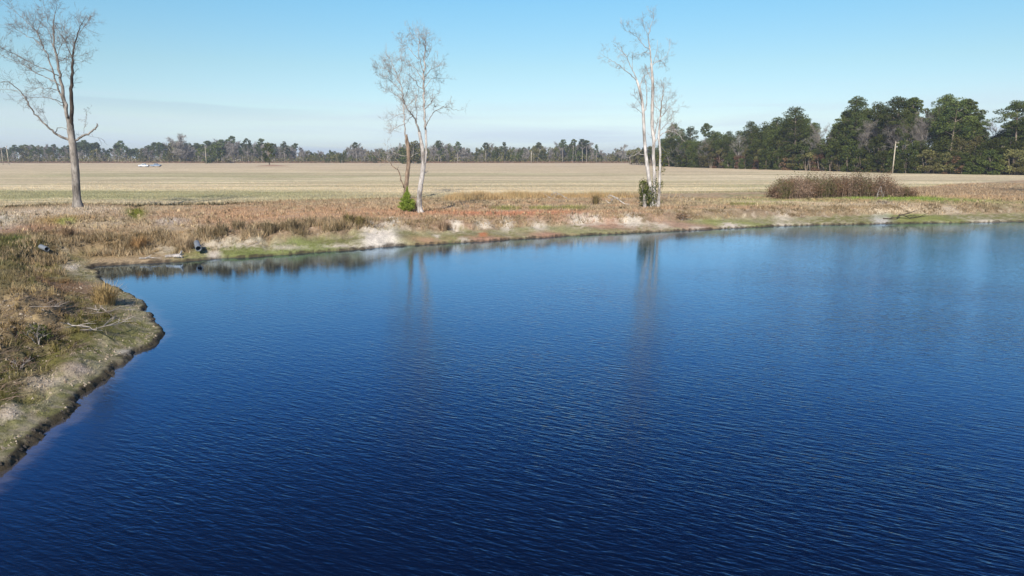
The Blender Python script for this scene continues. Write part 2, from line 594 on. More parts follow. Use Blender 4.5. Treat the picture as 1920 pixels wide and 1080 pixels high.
def spline(pts, sub=4):
    """Catmull-Rom through the points (any dimension)"""
    p = np.asarray(pts, float)
    if len(p) < 3:
        t = np.linspace(0, 1, sub + 1)[:, None]
        return p[0] * (1 - t) + p[-1] * t
    q = np.vstack([2 * p[0] - p[1], p, 2 * p[-1] - p[-2]])
    out = []
    for i in range(len(p) - 1):
        a, b, c, d = q[i], q[i + 1], q[i + 2], q[i + 3]
        for t in np.arange(sub) / sub:
            out.append(0.5 * ((2 * b) + (c - a) * t + (2 * a - 5 * b + 4 * c - d) * t * t + (3 * b - a - 3 * c + d) * t ** 3))
    out.append(p[-1])
    return np.array(out)


# ------------------------------------------------------------------ the pond's outline (metres)
front_px = [(0, 897), (40, 862), (72, 828), (105, 800), (135, 783), (165, 752), (195, 715), (228, 690), (262, 663), (290, 642), (308, 625), (306, 612), (296, 598),
            (278, 577), (255, 560), (232, 548), (214, 540), (200, 530), (188, 518), (176, 506), (184, 499), (205, 498), (240, 496), (290, 494), (330, 492), (375, 488),
            (420, 485), (480, 482), (540, 478), (620, 472), (700, 466), (760, 461), (830, 457), (900, 453), (980, 448), (1060, 443), (1140, 439), (1220, 436),
            (1300, 432), (1400, 427), (1500, 423), (1600, 421), (1700, 419), (1800, 418), (1920, 416), (2050, 414)]
shore = [(-60, -95), (-34, -40), (-19, -8), (-13.5, 3), ground(-260, 1130, 0)]
shore += [ground(-120, 1003, 0)]
shore += [ground(x, y, 0) for x, y in front_px]
shore += [(78, 66), (98, 58), (112, 35), (112, -40), (60, -95)]
shore = np.array(shore)
shore = np.vstack([spline(shore, 3)])


def pond_dist(x, y):
    """signed distance to the water's edge, positive on land"""
    x = np.asarray(x, float).ravel(); y = np.asarray(y, float).ravel()
    best = np.full(x.shape, 1e18); inside = np.zeros(x.shape, bool)
    n = len(shore)
    for i in range(n):
        ax, ay = shore[i]; bx, by = shore[(i + 1) % n]
        dx, dy = bx - ax, by - ay
        l2 = dx * dx + dy * dy
        if l2 < 1e-9:
            continue
        t = np.clip(((x - ax) * dx + (y - ay) * dy) / l2, 0, 1)
        q = (x - ax - t * dx) ** 2 + (y - ay - t * dy) ** 2
        np.minimum(best, q, out=best)
        if ay != by:
            c = ((ay > y) != (by > y)) & (x < (bx - ax) * (y - ay) / (by - ay) + ax)
            inside ^= c
    d = np.sqrt(best)
    return np.where(inside, -d, d)


# field edge, seen from the picture
FE = np.array([ground(px, py) for px, py in ((-400, 388), (0, 386), (120, 388), (240, 383), (420, 379), (600, 376), (760, 372), (1000, 366), (1250, 363), (1450, 361), (1600, 356), (1720, 352), (1800, 345), (1920, 338), (2200, 332))])
FE = FE[np.argsort(FE[:, 0])]


def patch_world(px, py, rx, ry, z=1.25):
    x, y = ground(px, py, z)
    D = math.hypot(x, y)
    return x, y, rx * D / F, ry * (D * D + 25) / ((CAM_Z - z) * F), math.atan2(x, y)


def gauss(x, y, pw, hard=1.0):
    cx, cy, rx, ry, az = pw
    dx = x - cx; dy = y - cy
    ca, sa = math.cos(az), math.sin(az)
    u = dx * ca - dy * sa; v = dx * sa + dy * ca
    return np.exp(-((u / rx) ** 2 + (v / ry) ** 2) * hard)


MOUNDS = [  # px, py, rx, ry, z, height
    (735, 424, 24, 9, 1.2, 0.35), (688, 428, 26, 9, 1.2, 0.28), (145, 398, 95, 14, 1.3, 0.30), (20, 405, 70, 10, 1.3, 0.2),
    (330, 420, 55, 8, 1.3, 0.18), (225, 408, 45, 9, 1.3, 0.12), (1585, 372, 130, 9, 1.2, 0.3),
    (75, 560, 90, 28, 1.3, 0.25), (180, 592, 60, 12, 1.0, 0.25), (110, 655, 60, 12, 0.8, 0.22),
    (20, 745, 30, 14, 0.6, 0.15), (235, 690, 20, 8, 0.3, 0.05),
]
PITS = [(72, 640, 30, 14, 1.0, 0.45), (45, 724, 16, 7, 0.6, 0.30), (82, 710, 8, 4, 0.6, 0.15), (185, 560, 40, 8, 1.0, 0.15),
        (255, 400, 10, 12, 1.2, 0.35), (330, 383, 90, 3.5, 1.2, 0.30), (100, 384, 130, 2.2, 1.2, 0.15), (228, 606, 30, 5, 0.7, 0.2), (270, 438, 9, 6, 1.2, 0.15), (500, 436, 6, 6, 1.2, 0.2)]
MW = [(patch_world(a, b, c, d, z), h) for a, b, c, d, z, h in MOUNDS] + [(patch_world(a, b, c, d, z), -h) for a, b, c, d, z, h in PITS]
GUL_A = np.array(ground(85, 470, 1.0)); GUL_B = np.array(ground(178, 512, 0))


def seg_dist(x, y, a, b):
    d = b - a; l2 = (d ** 2).sum()
    t = np.clip(((x - a[0]) * d[0] + (y - a[1]) * d[1]) / l2, 0, 1)
    return np.hypot(x - a[0] - t * d[0], y - a[1] - t * d[1]), t


def land_d(x, y):
    d = pond_dist(x, y)
    w = (fbm(x * 0.8, y * 0.8, 11, 3) - 0.5) * 0.9 + (fbm(x * 7, y * 7, 21, 3) - 0.5) * 0.16
    return d + w * sstep(60, 8, np.abs(d)) * np.where(d < 0, 0.6, 1.0)


def height(x, y, d=None):
    x = np.asarray(x, float); y = np.asarray(y, float)
    if d is None:
        d = land_d(x, y)
    k = 1 + 0.35 * (fbm(x * 0.12, y * 0.12, 31, 2) - 0.5)          # the bank is not equally wide everywhere
    e = d * k
    h = np.interp(e, [-40, -12, -3, -0.6, -0.05, 0.0, 0.10, 0.9, 2.3, 2.9, 3.5, 4.3, 6, 12], [-3, -2.6, -1.2, -0.35, -0.06, 0.02, 0.13, 0.24, 0.46, 0.58, 1.02, 1.26, 1.33, 1.30])
    land = sstep(0.0, 0.6, e)
    slope = sstep(2.0, 3.0, e) * sstep(6.0, 4.0, e)
    near = sstep(60, 20, np.hypot(x, y))
    rough = 0.05 + 0.16 * slope + 0.13 * near * sstep(1.2, 3, e)
    h = h + land * rough * (fbm(x * 1.4, y * 1.4, 41, 4, 0.6) - 0.5) * 2
    h = h + land * (0.05 + 0.05 * sstep(1.5, 3, e)) * (fbm(x * 5, y * 5, 51, 3, 0.6) - 0.5) * near * 2
    h = h + sstep(5, 9, e) * 0.22 * (fbm(x * 0.17, y * 0.17, 61, 3) - 0.5) * sstep(140, 60, y)
    for pw, a in MW:
        h = h + a * gauss(x, y, pw) * sstep(0.1, 1.2, e)
    gd, gt = seg_dist(x, y, GUL_A, GUL_B)
    gz = 0.85 * (1 - gt)
    w = sstep(0.9, 0.25, gd + 0.35 * (fbm(x * 2, y * 2, 71, 2) - 0.5))
    h = np.where(e > 0.2, h * (1 - w) + np.minimum(h, gz + 0.05) * w, h)
    h = h * sstep(2500, 200, np.hypot(x, y)) + 1.2 * (1 - sstep(2500, 200, np.hypot(x, y)))
    return h


SAND = (0.46, 0.40, 0.325); TAN = (0.37, 0.285, 0.185); ORANGE = (0.385, 0.245, 0.15); MOSS = (0.152, 0.146, 0.060); MUD = (0.050, 0.038, 0.028)
RED = (0.31, 0.185, 0.125); DULL = (0.20, 0.17, 0.105); GREEN = (0.13, 0.165, 0.06); STRAW = (0.57, 0.475, 0.31); FGREEN = (0.30, 0.28, 0.15); BROWN = (0.20, 0.13, 0.085)
CPATCH = [  # px, py, rx, ry, z, colour, strength
    (716, 447, 36, 10, 0.6, (0.52, 0.465, 0.40), 1.1), (735, 420, 22, 8, 1.3, SAND, 1.3), (690, 425, 22, 7, 1.3, SAND, 1.2), (400, 458, 55, 6, 0.6, SAND, 1.0),
    (470, 456, 40, 5, 0.6, SAND, 1.0), (530, 456, 45, 4, 0.6, SAND, 0.7), (640, 451, 40, 3, 0.6, SAND, 0.8), (310, 467, 22, 5, 0.5, SAND, 0.8), (128, 480, 17, 8, 0.9, SAND, 1.0), (115, 460, 12, 5, 1.0, SAND, 0.6),
    (905, 412, 22, 3, 1.25, SAND, 1.3), (950, 414, 14, 7, 1.1, SAND, 1.0), (855, 417, 14, 5, 1.15, SAND, 1.0), (818, 427, 8, 4, 1.0, SAND, 0.9), (870, 436, 12, 4, 0.7, SAND, 0.8),
    (1010, 413, 20, 5, 1.1, SAND, 0.9), (1085, 408, 26, 6, 1.1, SAND, 0.9), (1115, 406, 20, 5, 1.1, SAND, 0.9), (1185, 405, 30, 6, 1.15, SAND, 1.1), (1240, 409, 24, 4, 1.0, SAND, 0.7),
    (1370, 411, 16, 6, 0.8, SAND, 1.4), (1400, 407, 26, 4, 1.0, SAND, 0.9), (1310, 418, 20, 4, 0.6, SAND, 0.7), (1480, 408, 30, 3, 0.8, SAND, 0.9), (1560, 410, 50, 2.5, 0.7, SAND, 0.8),
    (1655, 392, 14, 6, 1.1, (0.4, 0.38, 0.35), 1.2), (1470, 397, 20, 6, 1.1, SAND, 0.6), (1780, 406, 30, 2, 0.7, SAND, 0.8), (1890, 404, 50, 4, 0.8, SAND, 1.3), (1800, 390, 60, 3, 1.2, SAND, 0.4),
    (140, 662, 32, 6, 0.8, (0.38, 0.31, 0.25), 0.7), (12, 755, 18, 9, 0.6, (0.40, 0.34, 0.28), 0.7), (235, 648, 16, 4, 0.35, (0.34, 0.31, 0.26), 0.8), (160, 740, 14, 8, 0.2, (0.35, 0.33, 0.28), 0.8), (70, 690, 30, 8, 0.7, (0.40, 0.34, 0.28), 0.8),
    (385, 476, 70, 8, 0.3, (0.16, 0.18, 0.06), 1.6), (460, 470, 60, 8, 0.4, (0.17, 0.19, 0.065), 1.6), (570, 462, 60, 6, 0.4, (0.18, 0.20, 0.07), 1.5), (1390, 420, 80, 5, 0.4, (0.20, 0.21, 0.075), 1.4),
    (1760, 410, 90, 3.5, 0.4, (0.17, 0.18, 0.06), 1.0), (250, 478, 30, 8, 0.4, MOSS, 1.0), (840, 447, 70, 6, 0.4, (0.17, 0.18, 0.07), 1.5), (1150, 433, 200, 5, 0.4, (0.23, 0.22, 0.11), 1.3),
    (60, 432, 90, 9, 1.3, RED, 0.7), (110, 412, 50, 8, 1.4, (0.25, 0.16, 0.05), 0.8), (125, 418, 14, 5, 1.4, (0.22, 0.24, 0.04), 0.9), (130, 400, 110, 8, 1.4, (0.42, 0.34, 0.25), 0.8),
    (0, 415, 40, 10, 1.4, (0.45, 0.40, 0.32), 0.6), (255, 405, 14, 10, 1.1, (0.14, 0.15, 0.03), 1.0), (320, 416, 30, 6, 1.4, (0.40, 0.36, 0.32), 0.8), (200, 420, 60, 8, 1.4, (0.36, 0.28, 0.18), 0.9),
    (930, 426, 80, 3, 1.05, RED, 0.8), (905, 421, 9, 2, 1.1, (0.38, 0.16, 0.08), 0.8), (1068, 422, 18, 2, 1.0, (0.38, 0.13, 0.07), 1.0), (1040, 421, 50, 3, 1.0, RED, 0.9), (800, 428, 40, 3, 1.1, (0.33, 0.21, 0.13), 0.6),
    (930, 418, 110, 3.5, 1.2, (0.30, 0.18, 0.12), 1.0), (1120, 410, 90, 3, 1.0, (0.30, 0.19, 0.13), 0.9), (1290, 406, 90, 3, 1.1, (0.30, 0.20, 0.14), 0.8), (500, 440, 150, 4, 1.2, (0.20, 0.145, 0.085), 1.2), (700, 400, 260, 14, 1.3, ORANGE, 0.5), (450, 405, 120, 16, 1.3, ORANGE, 0.45), (950, 400, 200, 5, 1.3, (0.40, 0.20, 0.12), 0.7), (1700, 360, 120, 6, 1.2, (0.27, 0.20, 0.13), 1.0), (1850, 362, 140, 8, 1.2, (0.30, 0.22, 0.14), 1.0),
    (1640, 374, 180, 4, 1.25, (0.20, 0.25, 0.06), 1.0), (1450, 381, 120, 4, 1.25, (0.23, 0.25, 0.08), 0.8), (1850, 372, 100, 4, 1.25, (0.36, 0.25, 0.15), 0.8), (1600, 386, 300, 3, 1.25, (0.40, 0.32, 0.22), 0.8),
    (30, 470, 70, 26, 1.3, (0.15, 0.14, 0.075), 1.1), (60, 520, 110, 24, 1.3, (0.20, 0.175, 0.105), 0.9), (35, 450, 16, 5, 1.3, GREEN, 0.9), (55, 477, 10, 4, 1.3, GREEN, 1.0), (65, 545, 12, 5, 1.3, GREEN, 0.9), (70, 525, 14, 4, 1.3, GREEN, 0.5),
    (85, 540, 40, 9, 1.4, (0.42, 0.34, 0.22), 0.9), (60, 600, 80, 24, 1.3, (0.36, 0.28, 0.18), 0.9), (15, 640, 40, 20, 1.2, (0.38, 0.29, 0.18), 0.9), (150, 560, 70, 16, 1.2, (0.27, 0.2, 0.14), 0.8), (130, 520, 60, 14, 0.9, (0.24, 0.16, 0.11), 1.0),
    (335, 383, 100, 2.2, 1.25, (0.055, 0.05, 0.025), 1.8), (60, 389, 190, 1.5, 1.25, (0.12, 0.10, 0.055), 1.2), (370, 441, 40, 8, 1.2, TAN, 0.9), (250, 455, 90, 12, 1.1, (0.30, 0.225, 0.14), 0.9), (400, 470, 12, 6, 0.4, SAND, 1.2), (700, 355, 400, 3, 1.2, FGREEN, 0.5),  # the first patch paints the left tree's shadow into the ground colour
]
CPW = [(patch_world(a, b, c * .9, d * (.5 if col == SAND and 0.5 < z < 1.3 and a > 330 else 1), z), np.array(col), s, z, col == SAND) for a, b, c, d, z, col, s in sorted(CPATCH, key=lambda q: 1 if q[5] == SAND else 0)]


def land_color(x, y, d):
    n1 = fbm(x * 0.5, y * 0.5, 101, 4); n2 = fbm(x * 2.1, y * 2.1, 111, 4, 0.6); n3 = fbm(x * 0.15, y * 0.3, 121, 3); n4 = fbm(x * 5, y * 5, 131, 3)
    def lerp(a, b, t):
        return a * (1 - t[:, None]) + np.asarray(b)[None, :] * t[:, None]
    c = np.tile(np.array(TAN), (len(x), 1))
    c = lerp(c, ORANGE, sstep(0.42, 0.60, n1) * 0.65 * sstep(25, 40, y))
    c = lerp(c, DULL, sstep(0.50, 0.66, n2) * 0.8)
    c = lerp(c, BROWN, sstep(0.60, 0.72, n4) * 0.6)
    # bank face: sand and rooty soil
    face = sstep(2.3, 2.9, d) * sstep(4.6, 3.8, d)
    c = lerp(c, (0.19, 0.14, 0.092), face * 0.85)
    c = lerp(c, (0.38, 0.31, 0.235), face * sstep(0.60, 0.68, n2) * 0.7)
    shelf = sstep(3.1, 2.3, d + (n2 - 0.5) * 1.5)
    c = lerp(c, (0.25, 0.225, 0.135), shelf)
    c = lerp(c, MOSS, shelf * sstep(0.40, 0.54, n1 * 0.5 + n2 * 0.5))
    c = lerp(c, (0.30, 0.25, 0.18), shelf * sstep(0.56, 0.66, n4) * 0.6)
    fe = np.interp(x, FE[:, 0], FE[:, 1])
    fld = sstep(-1.2, 1.2, y - fe + (n2 - 0.5) * 3.5)
    st = fbm(x * 0.012, y * 0.11, 141, 4, 0.6); st2 = fbm(x * 0.02, y * 0.03, 151, 3)
    cf = np.tile(np.array(STRAW), (len(x), 1))
    cf = lerp(cf, FGREEN, sstep(0.46, 0.60, st) * 0.75)
    cf = lerp(cf, (0.46, 0.37, 0.24), sstep(0.45, 0.6, st2) * 0.5)
    cf = lerp(cf, (0.50, 0.39, 0.26), sstep(160, 320, y) * 0.7)
    cf = lerp(cf, FGREEN, sstep(78, 84, y) * sstep(112, 96, y) * sstep(-15, -35, x) * (0.5 + 0.5 * sstep(0.4, 0.6, n3)))
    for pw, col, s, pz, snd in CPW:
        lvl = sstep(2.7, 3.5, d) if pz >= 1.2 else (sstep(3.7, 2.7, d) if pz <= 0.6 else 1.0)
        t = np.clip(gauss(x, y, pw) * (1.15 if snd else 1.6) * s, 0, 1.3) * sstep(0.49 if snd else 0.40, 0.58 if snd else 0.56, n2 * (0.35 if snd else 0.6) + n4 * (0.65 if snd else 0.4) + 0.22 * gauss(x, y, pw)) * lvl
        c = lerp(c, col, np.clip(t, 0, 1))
    c = c * (1 - fld[:, None]) + cf * fld[:, None]
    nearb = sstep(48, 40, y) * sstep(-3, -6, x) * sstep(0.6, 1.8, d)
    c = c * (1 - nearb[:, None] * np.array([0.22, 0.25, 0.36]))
    mud = sstep(0.28, 0.06, d + (n4 - 0.5) * 0.35)
    c = lerp(c, MUD, mud * 0.9)
    return c, fld


# ------------------------------------------------------------------ terrain and water sheets
def polar(ang, rad):
    A, R = np.meshgrid(ang, rad, indexing='ij')
    return (R * np.sin(A)).ravel(), (R * np.cos(A)).ravel(), len(ang), len(rad)


def polar_faces(na, nr, closed):
    i = np.arange(na if closed else na - 1); j = np.arange(nr - 1)
    I, J = np.meshgrid(i, j, indexing='ij')
    I2 = (I + 1) % na
    return np.stack([I * nr + J, I2 * nr + J, I2 * nr + J + 1, I * nr + J + 1], -1).reshape(-1, 4)


def compact(v, f, *attrs):
    used = np.zeros(len(v), bool); used[f.ravel()] = True
    idx = np.cumsum(used) - 1
    return (v[used], idx[f]) + tuple(a[used] for a in attrs)


fine = np.radians(np.arange(-42, 42.001, 0.13))
coarse = np.radians(np.arange(45, 316, 3.0))
ang = np.concatenate([fine, coarse])
rad = np.concatenate([[6.0], np.geomspace(8, 100, 520), np.geomspace(101.5, 400, 110), np.geomspace(410, 2500, 34)])
gx, gy, na, nr = polar(ang, rad)
gd = land_d(gx, gy)
gz = height(gx, gy, gd)
gf = polar_faces(na, nr, True)
gf = gf[(gd[gf].max(1) > -2.2)]
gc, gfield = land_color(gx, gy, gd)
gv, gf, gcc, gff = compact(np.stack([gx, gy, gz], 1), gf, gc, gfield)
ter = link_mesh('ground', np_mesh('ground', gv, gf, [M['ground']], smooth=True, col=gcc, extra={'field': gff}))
tag(ter, 'sandy grassy bank around the pond running back into the flat stubble field', kind='structure')

wa = np.concatenate([np.radians(np.arange(-45, 45.01, 0.5)), np.radians(np.arange(50, 311, 5.0))])
wr = np.concatenate([[0.5, 2, 4, 6], np.geomspace(8, 90, 130), [100, 120, 140]])
wx, wy, na, nr = polar(wa, wr)
wd = pond_dist(wx, wy)
wf = polar_faces(na, nr, True)
inner = np.arange(na) * nr
wf = wf[wd[wf].min(1) < 1.5]
corner = ground(230, 510, 0)
cd = np.hypot((wx - corner[0]) * 0.55, wy - corner[1])
far = np.array([ground(x_, y_, 0) for x_, y_ in front_px[21:]] + [(78, 66), (98, 58)])
fd = np.full(wx.shape, 1e9)
for i_ in range(len(far) - 1):
    fd = np.minimum(fd, seg_dist(wx, wy, far[i_], far[i_ + 1])[0])
lee = 0.10 + 0.90 * sstep(1.0, 8.0, cd) * (0.15 + 0.85 * sstep(3.0, 36.0, fd)) * (0.35 + 0.65 * sstep(0.2, 3.0, -wd))
wv, wf2, wsh, wle = compact(np.stack([wx, wy, np.zeros_like(wx)], 1), wf, -wd, lee)
wme = np_mesh('water', wv, wf2, [M['water']], smooth=True, extra={'shore': wsh, 'lee': wle})
tag(link_mesh('water', wme), 'rippled deep blue pond water', kind='structure')
# close the small hole under the camera
hme = np_mesh('water_centre', np.array([(0.52 * math.sin(a), 0.52 * math.cos(a), -0.004) for a in np.linspace(0, 2 * math.pi, 24, endpoint=False)]), np.arange(24)[::-1][None, :].copy(), [M['water']],
              extra={'shore': np.full(24, 9.0), 'lee': np.ones(24)})
tag(link_mesh('water', hme), 'rippled deep blue pond water below the viewpoint', kind='structure')


def zat(x, y):
    return float(height(np.array([x], float), np.array([y], float))[0])


def on_ground(px, py, z=1.25):
    """the place on the terrain seen at a pixel of the photograph"""
    for _ in range(4):
        x, y = ground(px, py, z)
        z = 0.5 * z + 0.5 * zat(x, y)
    return np.array([x, y, zat(x, y)])

# ------------------------------------------------------------------ grass
def blades(x, y, h, w, lean, col, cvar=0.25, zoff=-0.02, name='grass', label='', two=True):
    n = len(x)
    d = land_d(x, y)
    z = height(x, y, d) + zoff
    az = rng.uniform(0, 2 * math.pi, n)
    la = rng.uniform(0, 2 * math.pi, n)
    h = np.broadcast_to(h, (n,)) * rng.uniform(0.5, 1.35, n)
    w = np.broadcast_to(w, (n,)) * rng.uniform(0.7, 1.4, n)
    lean = np.abs(np.broadcast_to(lean, (n,)) * rng.normal(1, 0.45, n))
    th = np.clip(lean, 0, 1.45)
    ax = np.cos(az) * w / 2; ay = np.sin(az) * w / 2
    lx = np.cos(la) * np.sin(th) * h; ly = np.sin(la) * np.sin(th) * h; lz = np.cos(th) * h
    b0 = np.stack([x - ax, y - ay, z], 1); b1 = np.stack([x + ax, y + ay, z], 1)
    tp = np.stack([x + lx, y + ly, z + lz + 0.02], 1)
    v = np.stack([b0, b1, tp], 1).reshape(-1, 3)
    f = np.arange(3 * n).reshape(-1, 3)
    br = rng.uniform(1 - cvar, 1 + cvar, (n, 1))
    hu = rng.normal(0, 0.05, (n, 1)) * np.array([[1, 0, -1]])
    c = np.clip(col * br * (1 + hu), 0.01, 0.9)
    o = link_mesh(name, np_mesh(name, v, f, [M['grass']], col=np.repeat(c, 3, 0)))
    return tag(o, label, 'grass', kind='stuff')


def scatter(n, x0, x1, y0, y1, fn):
    x = rng.uniform(x0, x1, n); y = rng.uniform(y0, y1, n)
    vis = np.abs(x / y) < 0.80
    x, y = x[vis], y[vis]
    d = land_d(x, y)
    p = fn(x, y, d)
    k = rng.uniform(0, 1, len(x)) < p
    return x[k], y[k], d[k]


def fe_of(x):
    return np.interp(x, FE[:, 0], FE[:, 1])


# near left bank: short matted dry grass
x, y, d = scatter(520000, -32, -4, 9, 46, lambda x, y, d: (d > 0.35) * (0.15 + 0.85 * sstep(0.36, 0.60, fbm(x * 0.9, y * 0.9, 201, 3))) * np.where(d < 2.6, 0.8, 1.0) * np.clip(18 / y, 0.35, 1))
c, _ = land_color(x, y, d)
sand = sstep(0.33, 0.42, c[:, 2])
k = rng.uniform(0, 1, len(x)) > sand * 0.85
x, y, d, c = x[k], y[k], d[k], c[k]
hh = np.where(d < 2.8, 0.06, 0.17) * (0.35 + 3.2 * fbm(x * 1.8, y * 1.8, 211, 3) ** 2)
blades(x, y, hh, 0.013 + y * 0.00045, np.where(d < 2.8, 0.9, 1.1), c * 1.08, 0.55, label='short matted dry grass on the near left bank')

# bent tufts standing out of the matted grass
def tufts(x, y, per, h, w, col, label, cvar=0.35):
    n = len(x)
    X = np.repeat(x, per) + rng.normal(0, .05, n * per); Y = np.repeat(y, per) + rng.normal(0, .05, n * per)
    z = np.repeat(height(x, y), per) - .02
    hh = np.repeat(h * rng.uniform(.4, 1.5, n), per) * rng.uniform(.5, 1.2, n * per)
    la = rng.uniform(0, 6.283, n * per); th = np.clip(np.abs(rng.normal(.75, .35, n * per)), 0, 1.4)
    dx = np.cos(la); dy = np.sin(la); W = w * rng.uniform(.7, 1.4, n * per)
    px_, py_ = -dy * W / 2, dx * W / 2
    mz = np.cos(th) * hh; mx = np.sin(th) * hh
    v = np.stack([np.stack([X - px_, Y - py_, z], 1), np.stack([X + px_, Y + py_, z], 1),
                  np.stack([X + dx * mx * .45 + px_ * .7, Y + dy * mx * .45 + py_ * .7, z + mz * .8], 1), np.stack([X + dx * mx * .45 - px_ * .7, Y + dy * mx * .45 - py_ * .7, z + mz * .8], 1),
                  np.stack([X + dx * mx * 1.2, Y + dy * mx * 1.2, z + mz * .75], 1)], 1).reshape(-1, 3)
    bse = np.arange(n * per)[:, None] * 5
    c = np.repeat(col * rng.uniform(1 - cvar, 1 + cvar, (n, 1)), per, 0) * rng.uniform(.75, 1.25, (n * per, 1))
    o = link_mesh('grass', np_mesh('grass', v, [bse + np.array([[0, 1, 2, 3]]), bse + np.array([[3, 2, 4]])], [M['grass']], col=np.repeat(np.clip(c, .01, .9), 5, 0)))
    return tag(o, label, 'grass', kind='stuff')


x, y, d = scatter(9000, -30, -4, 9, 46, lambda x, y, d: (d > 1.6) * sstep(0.38, 0.62, fbm(x * 0.7, y * 0.7, 205, 3)))
c, _ = land_color(x, y, d)
tufts(x, y, 26, 0.26, 0.014 + 0.0, c * np.array([1.25, 1.2, 1.05]), 'bent straw tufts standing over the near left bank')
x, y, d = scatter(14000, -50, 64, 38, 84, lambda x, y, d: (d > 3.2) * (y < fe_of(x) + 1.5) * sstep(0.42, 0.6, fbm(x * 0.5, y * 0.5, 206, 3)))
c, _ = land_color(x, y, d)
k = (rng.uniform(0, 1, (len(x), 1)) < 0.55)
c = np.where(k, np.array([[0.40, 0.31, 0.19]]) * rng.uniform(.6, 1.15, (len(x), 1)), c * np.array([0.95, 0.98, 0.92]))
tufts(x, y, 9, 0.34, 0.045, c, 'scattered coarse tufts on the flat ground behind the far bank', .55)

# plateau behind the bank: orange and tan broom grass
def plateau(x, y, d):  # everything between the bank top and the field
    return (d > 3.6) * (y < fe_of(x) + 1.5) * (0.2 + 0.8 * sstep(0.35, 0.6, fbm(x * 0.6, y * 0.6, 221, 3)))
x, y, d = scatter(520000, -50, 64, 38, 84, plateau)
c, _ = land_color(x, y, d)
k = rng.uniform(0, 1, len(x)) > sstep(0.33, 0.42, c[:, 2]) * 0.9
x, y, d, c = x[k], y[k], d[k], c[k]
blades(x, y, 0.20 * (0.5 + fbm(x * 0.4, y * 0.4, 231, 3)), 0.045, 0.75, c * 1.15, 0.35, label='orange and tan dry grass on the flat ground behind the bank')

x, y, d = scatter(150000, 36, 125, 76, 130, lambda x, y, d: (d > 3.6) * (y < fe_of(x) + 1.5) * ((x > 64) | (y > 84)) * (0.2 + 0.8 * sstep(0.35, 0.6, fbm(x * 0.4, y * 0.4, 222, 3))))
c, _ = land_color(x, y, d)
blades(x, y, 0.28, 0.08, 0.75, c * 1.1, 0.45, label='rough brown grass on the far right corner of the bank')

# bank shelf: low green growth
x, y, d = scatter(260000, -40, 64, 34, 68, lambda x, y, d: (d > 0.3) * (d < 3.4) * sstep(0.38, 0.56, fbm(x * 1.0, y * 1.0, 241, 3)))
c, _ = land_color(x, y, d)
k = rng.uniform(0, 1, len(x)) > sstep(0.24, 0.36, c[:, 2]) * 0.95
x, y, d, c = x[k], y[k], d[k], c[k]
blades(x, y, 0.07, 0.035, 0.8, c * 1.15, 0.3, label='low green weeds on the shelf above the water')

# fringe of taller grass hanging over the edge of the bank
def fringe(x, y, d):
    az = x / y
    a = sstep(-0.72, -0.64, az) * sstep(-0.185, -0.215, az) + 0.2 * sstep(0.05, 0.15, az) + 0.5
    return (d > np.where(az < -0.47, 1.5, 3.0)) * (d < 4.9) * a * sstep(0.34, 0.55, fbm(x * 0.7, y * 0.7, 251, 3))
x, y, d = scatter(900000, -40, 62, 34, 72, fringe)
t = rng.uniform(0, 1, (len(x), 1)) * 0.5 + 1.5 * (fbm(x * 1.3, y * 1.3, 255, 3)[:, None] - 0.33)
t = np.clip(t, 0, 1)
c = np.array([0.12, 0.09, 0.045]) * (1 - t) + np.array([0.44, 0.33, 0.20]) * t
tall = np.where((x / y > -0.72) & (x / y < -0.185), np.where(x / y < -0.47, 0.36, 0.55), 0.24)
blades(x, y, tall * (0.3 + 1.3 * fbm(x * 1.1, y * 1.1, 261, 3)), 0.045, 0.5, c, 0.3, label='tall brown grass fringe along the top of the far bank')

# taller yellow stand right of the middle trees
def yellow(x, y, d):
    az = x / y
    e = fe_of(x)
    a = sstep(-0.11, -0.06, az) * (1 - 0.4 * sstep(0.12, 0.2, az)) * sstep(0.75, 0.6, az)
    return a * (d > 7.5) * sstep(e - 10, e - 7, y) * (y < e + 1.0) * (0.3 + 0.7 * sstep(0.35, 0.55, fbm(x * 0.5, y * 0.5, 271, 3)))
x, y, d = scatter(330000, -8, 50, 58, 86, yellow)
t = fbm(x * 0.35, y * 0.5, 281, 3)[:, None] + rng.uniform(-0.25, 0.25, (len(x), 1))
c = np.clip(t, 0, 1) * np.array([0.52, 0.35, 0.19]) + (1 - np.clip(t, 0, 1)) * np.array([0.33, 0.25, 0.12])
blades(x, y, 0.75 * (0.4 + fbm(x * 0.5, y * 0.5, 291, 3)), 0.05, 0.35, c, 0.3, label='tall yellow broom grass between the middle and right trees')

# dark rough margin where the field begins
x, y, d = scatter(90000, -70, 70, 60, 100, lambda x, y, d: (np.abs(y - fe_of(x) - 0.2) < 1.5) * 0.8)
t = rng.uniform(0, 1, (len(x), 1))
c = t * np.array([0.32, 0.26, 0.15]) + (1 - t) * np.array([0.15, 0.14, 0.06])
dk = (sstep(-0.565, -0.545, x / y) * sstep(-0.36, -0.42, x / y) * sstep(1.3, 0.6, np.abs(y - fe_of(x) + 0.3)))[:, None]     # left tree's cast shadow put into darker, taller blades along the ditch
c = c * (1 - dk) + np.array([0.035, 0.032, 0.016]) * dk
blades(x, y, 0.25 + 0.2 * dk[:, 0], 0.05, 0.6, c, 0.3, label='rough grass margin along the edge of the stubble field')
# stubble in the field nearest the pond
x, y, d = scatter(260000, -85, 95, 66, 150, lambda x, y, d: (y > fe_of(x) + 1) * sstep(155, 75, y))
y = np.round(y / 0.76) * 0.76 + rng.normal(0, 0.07, len(y))
k = y > fe_of(x) + 0.6; x, y, d = x[k], y[k], d[k]
c, _ = land_color(x, y, d)
blades(x, y, 0.14, 0.06, 0.6, c * 1.1, 0.25, label='rows of cut straw stubble in the field').__setitem__('category', 'stubble')


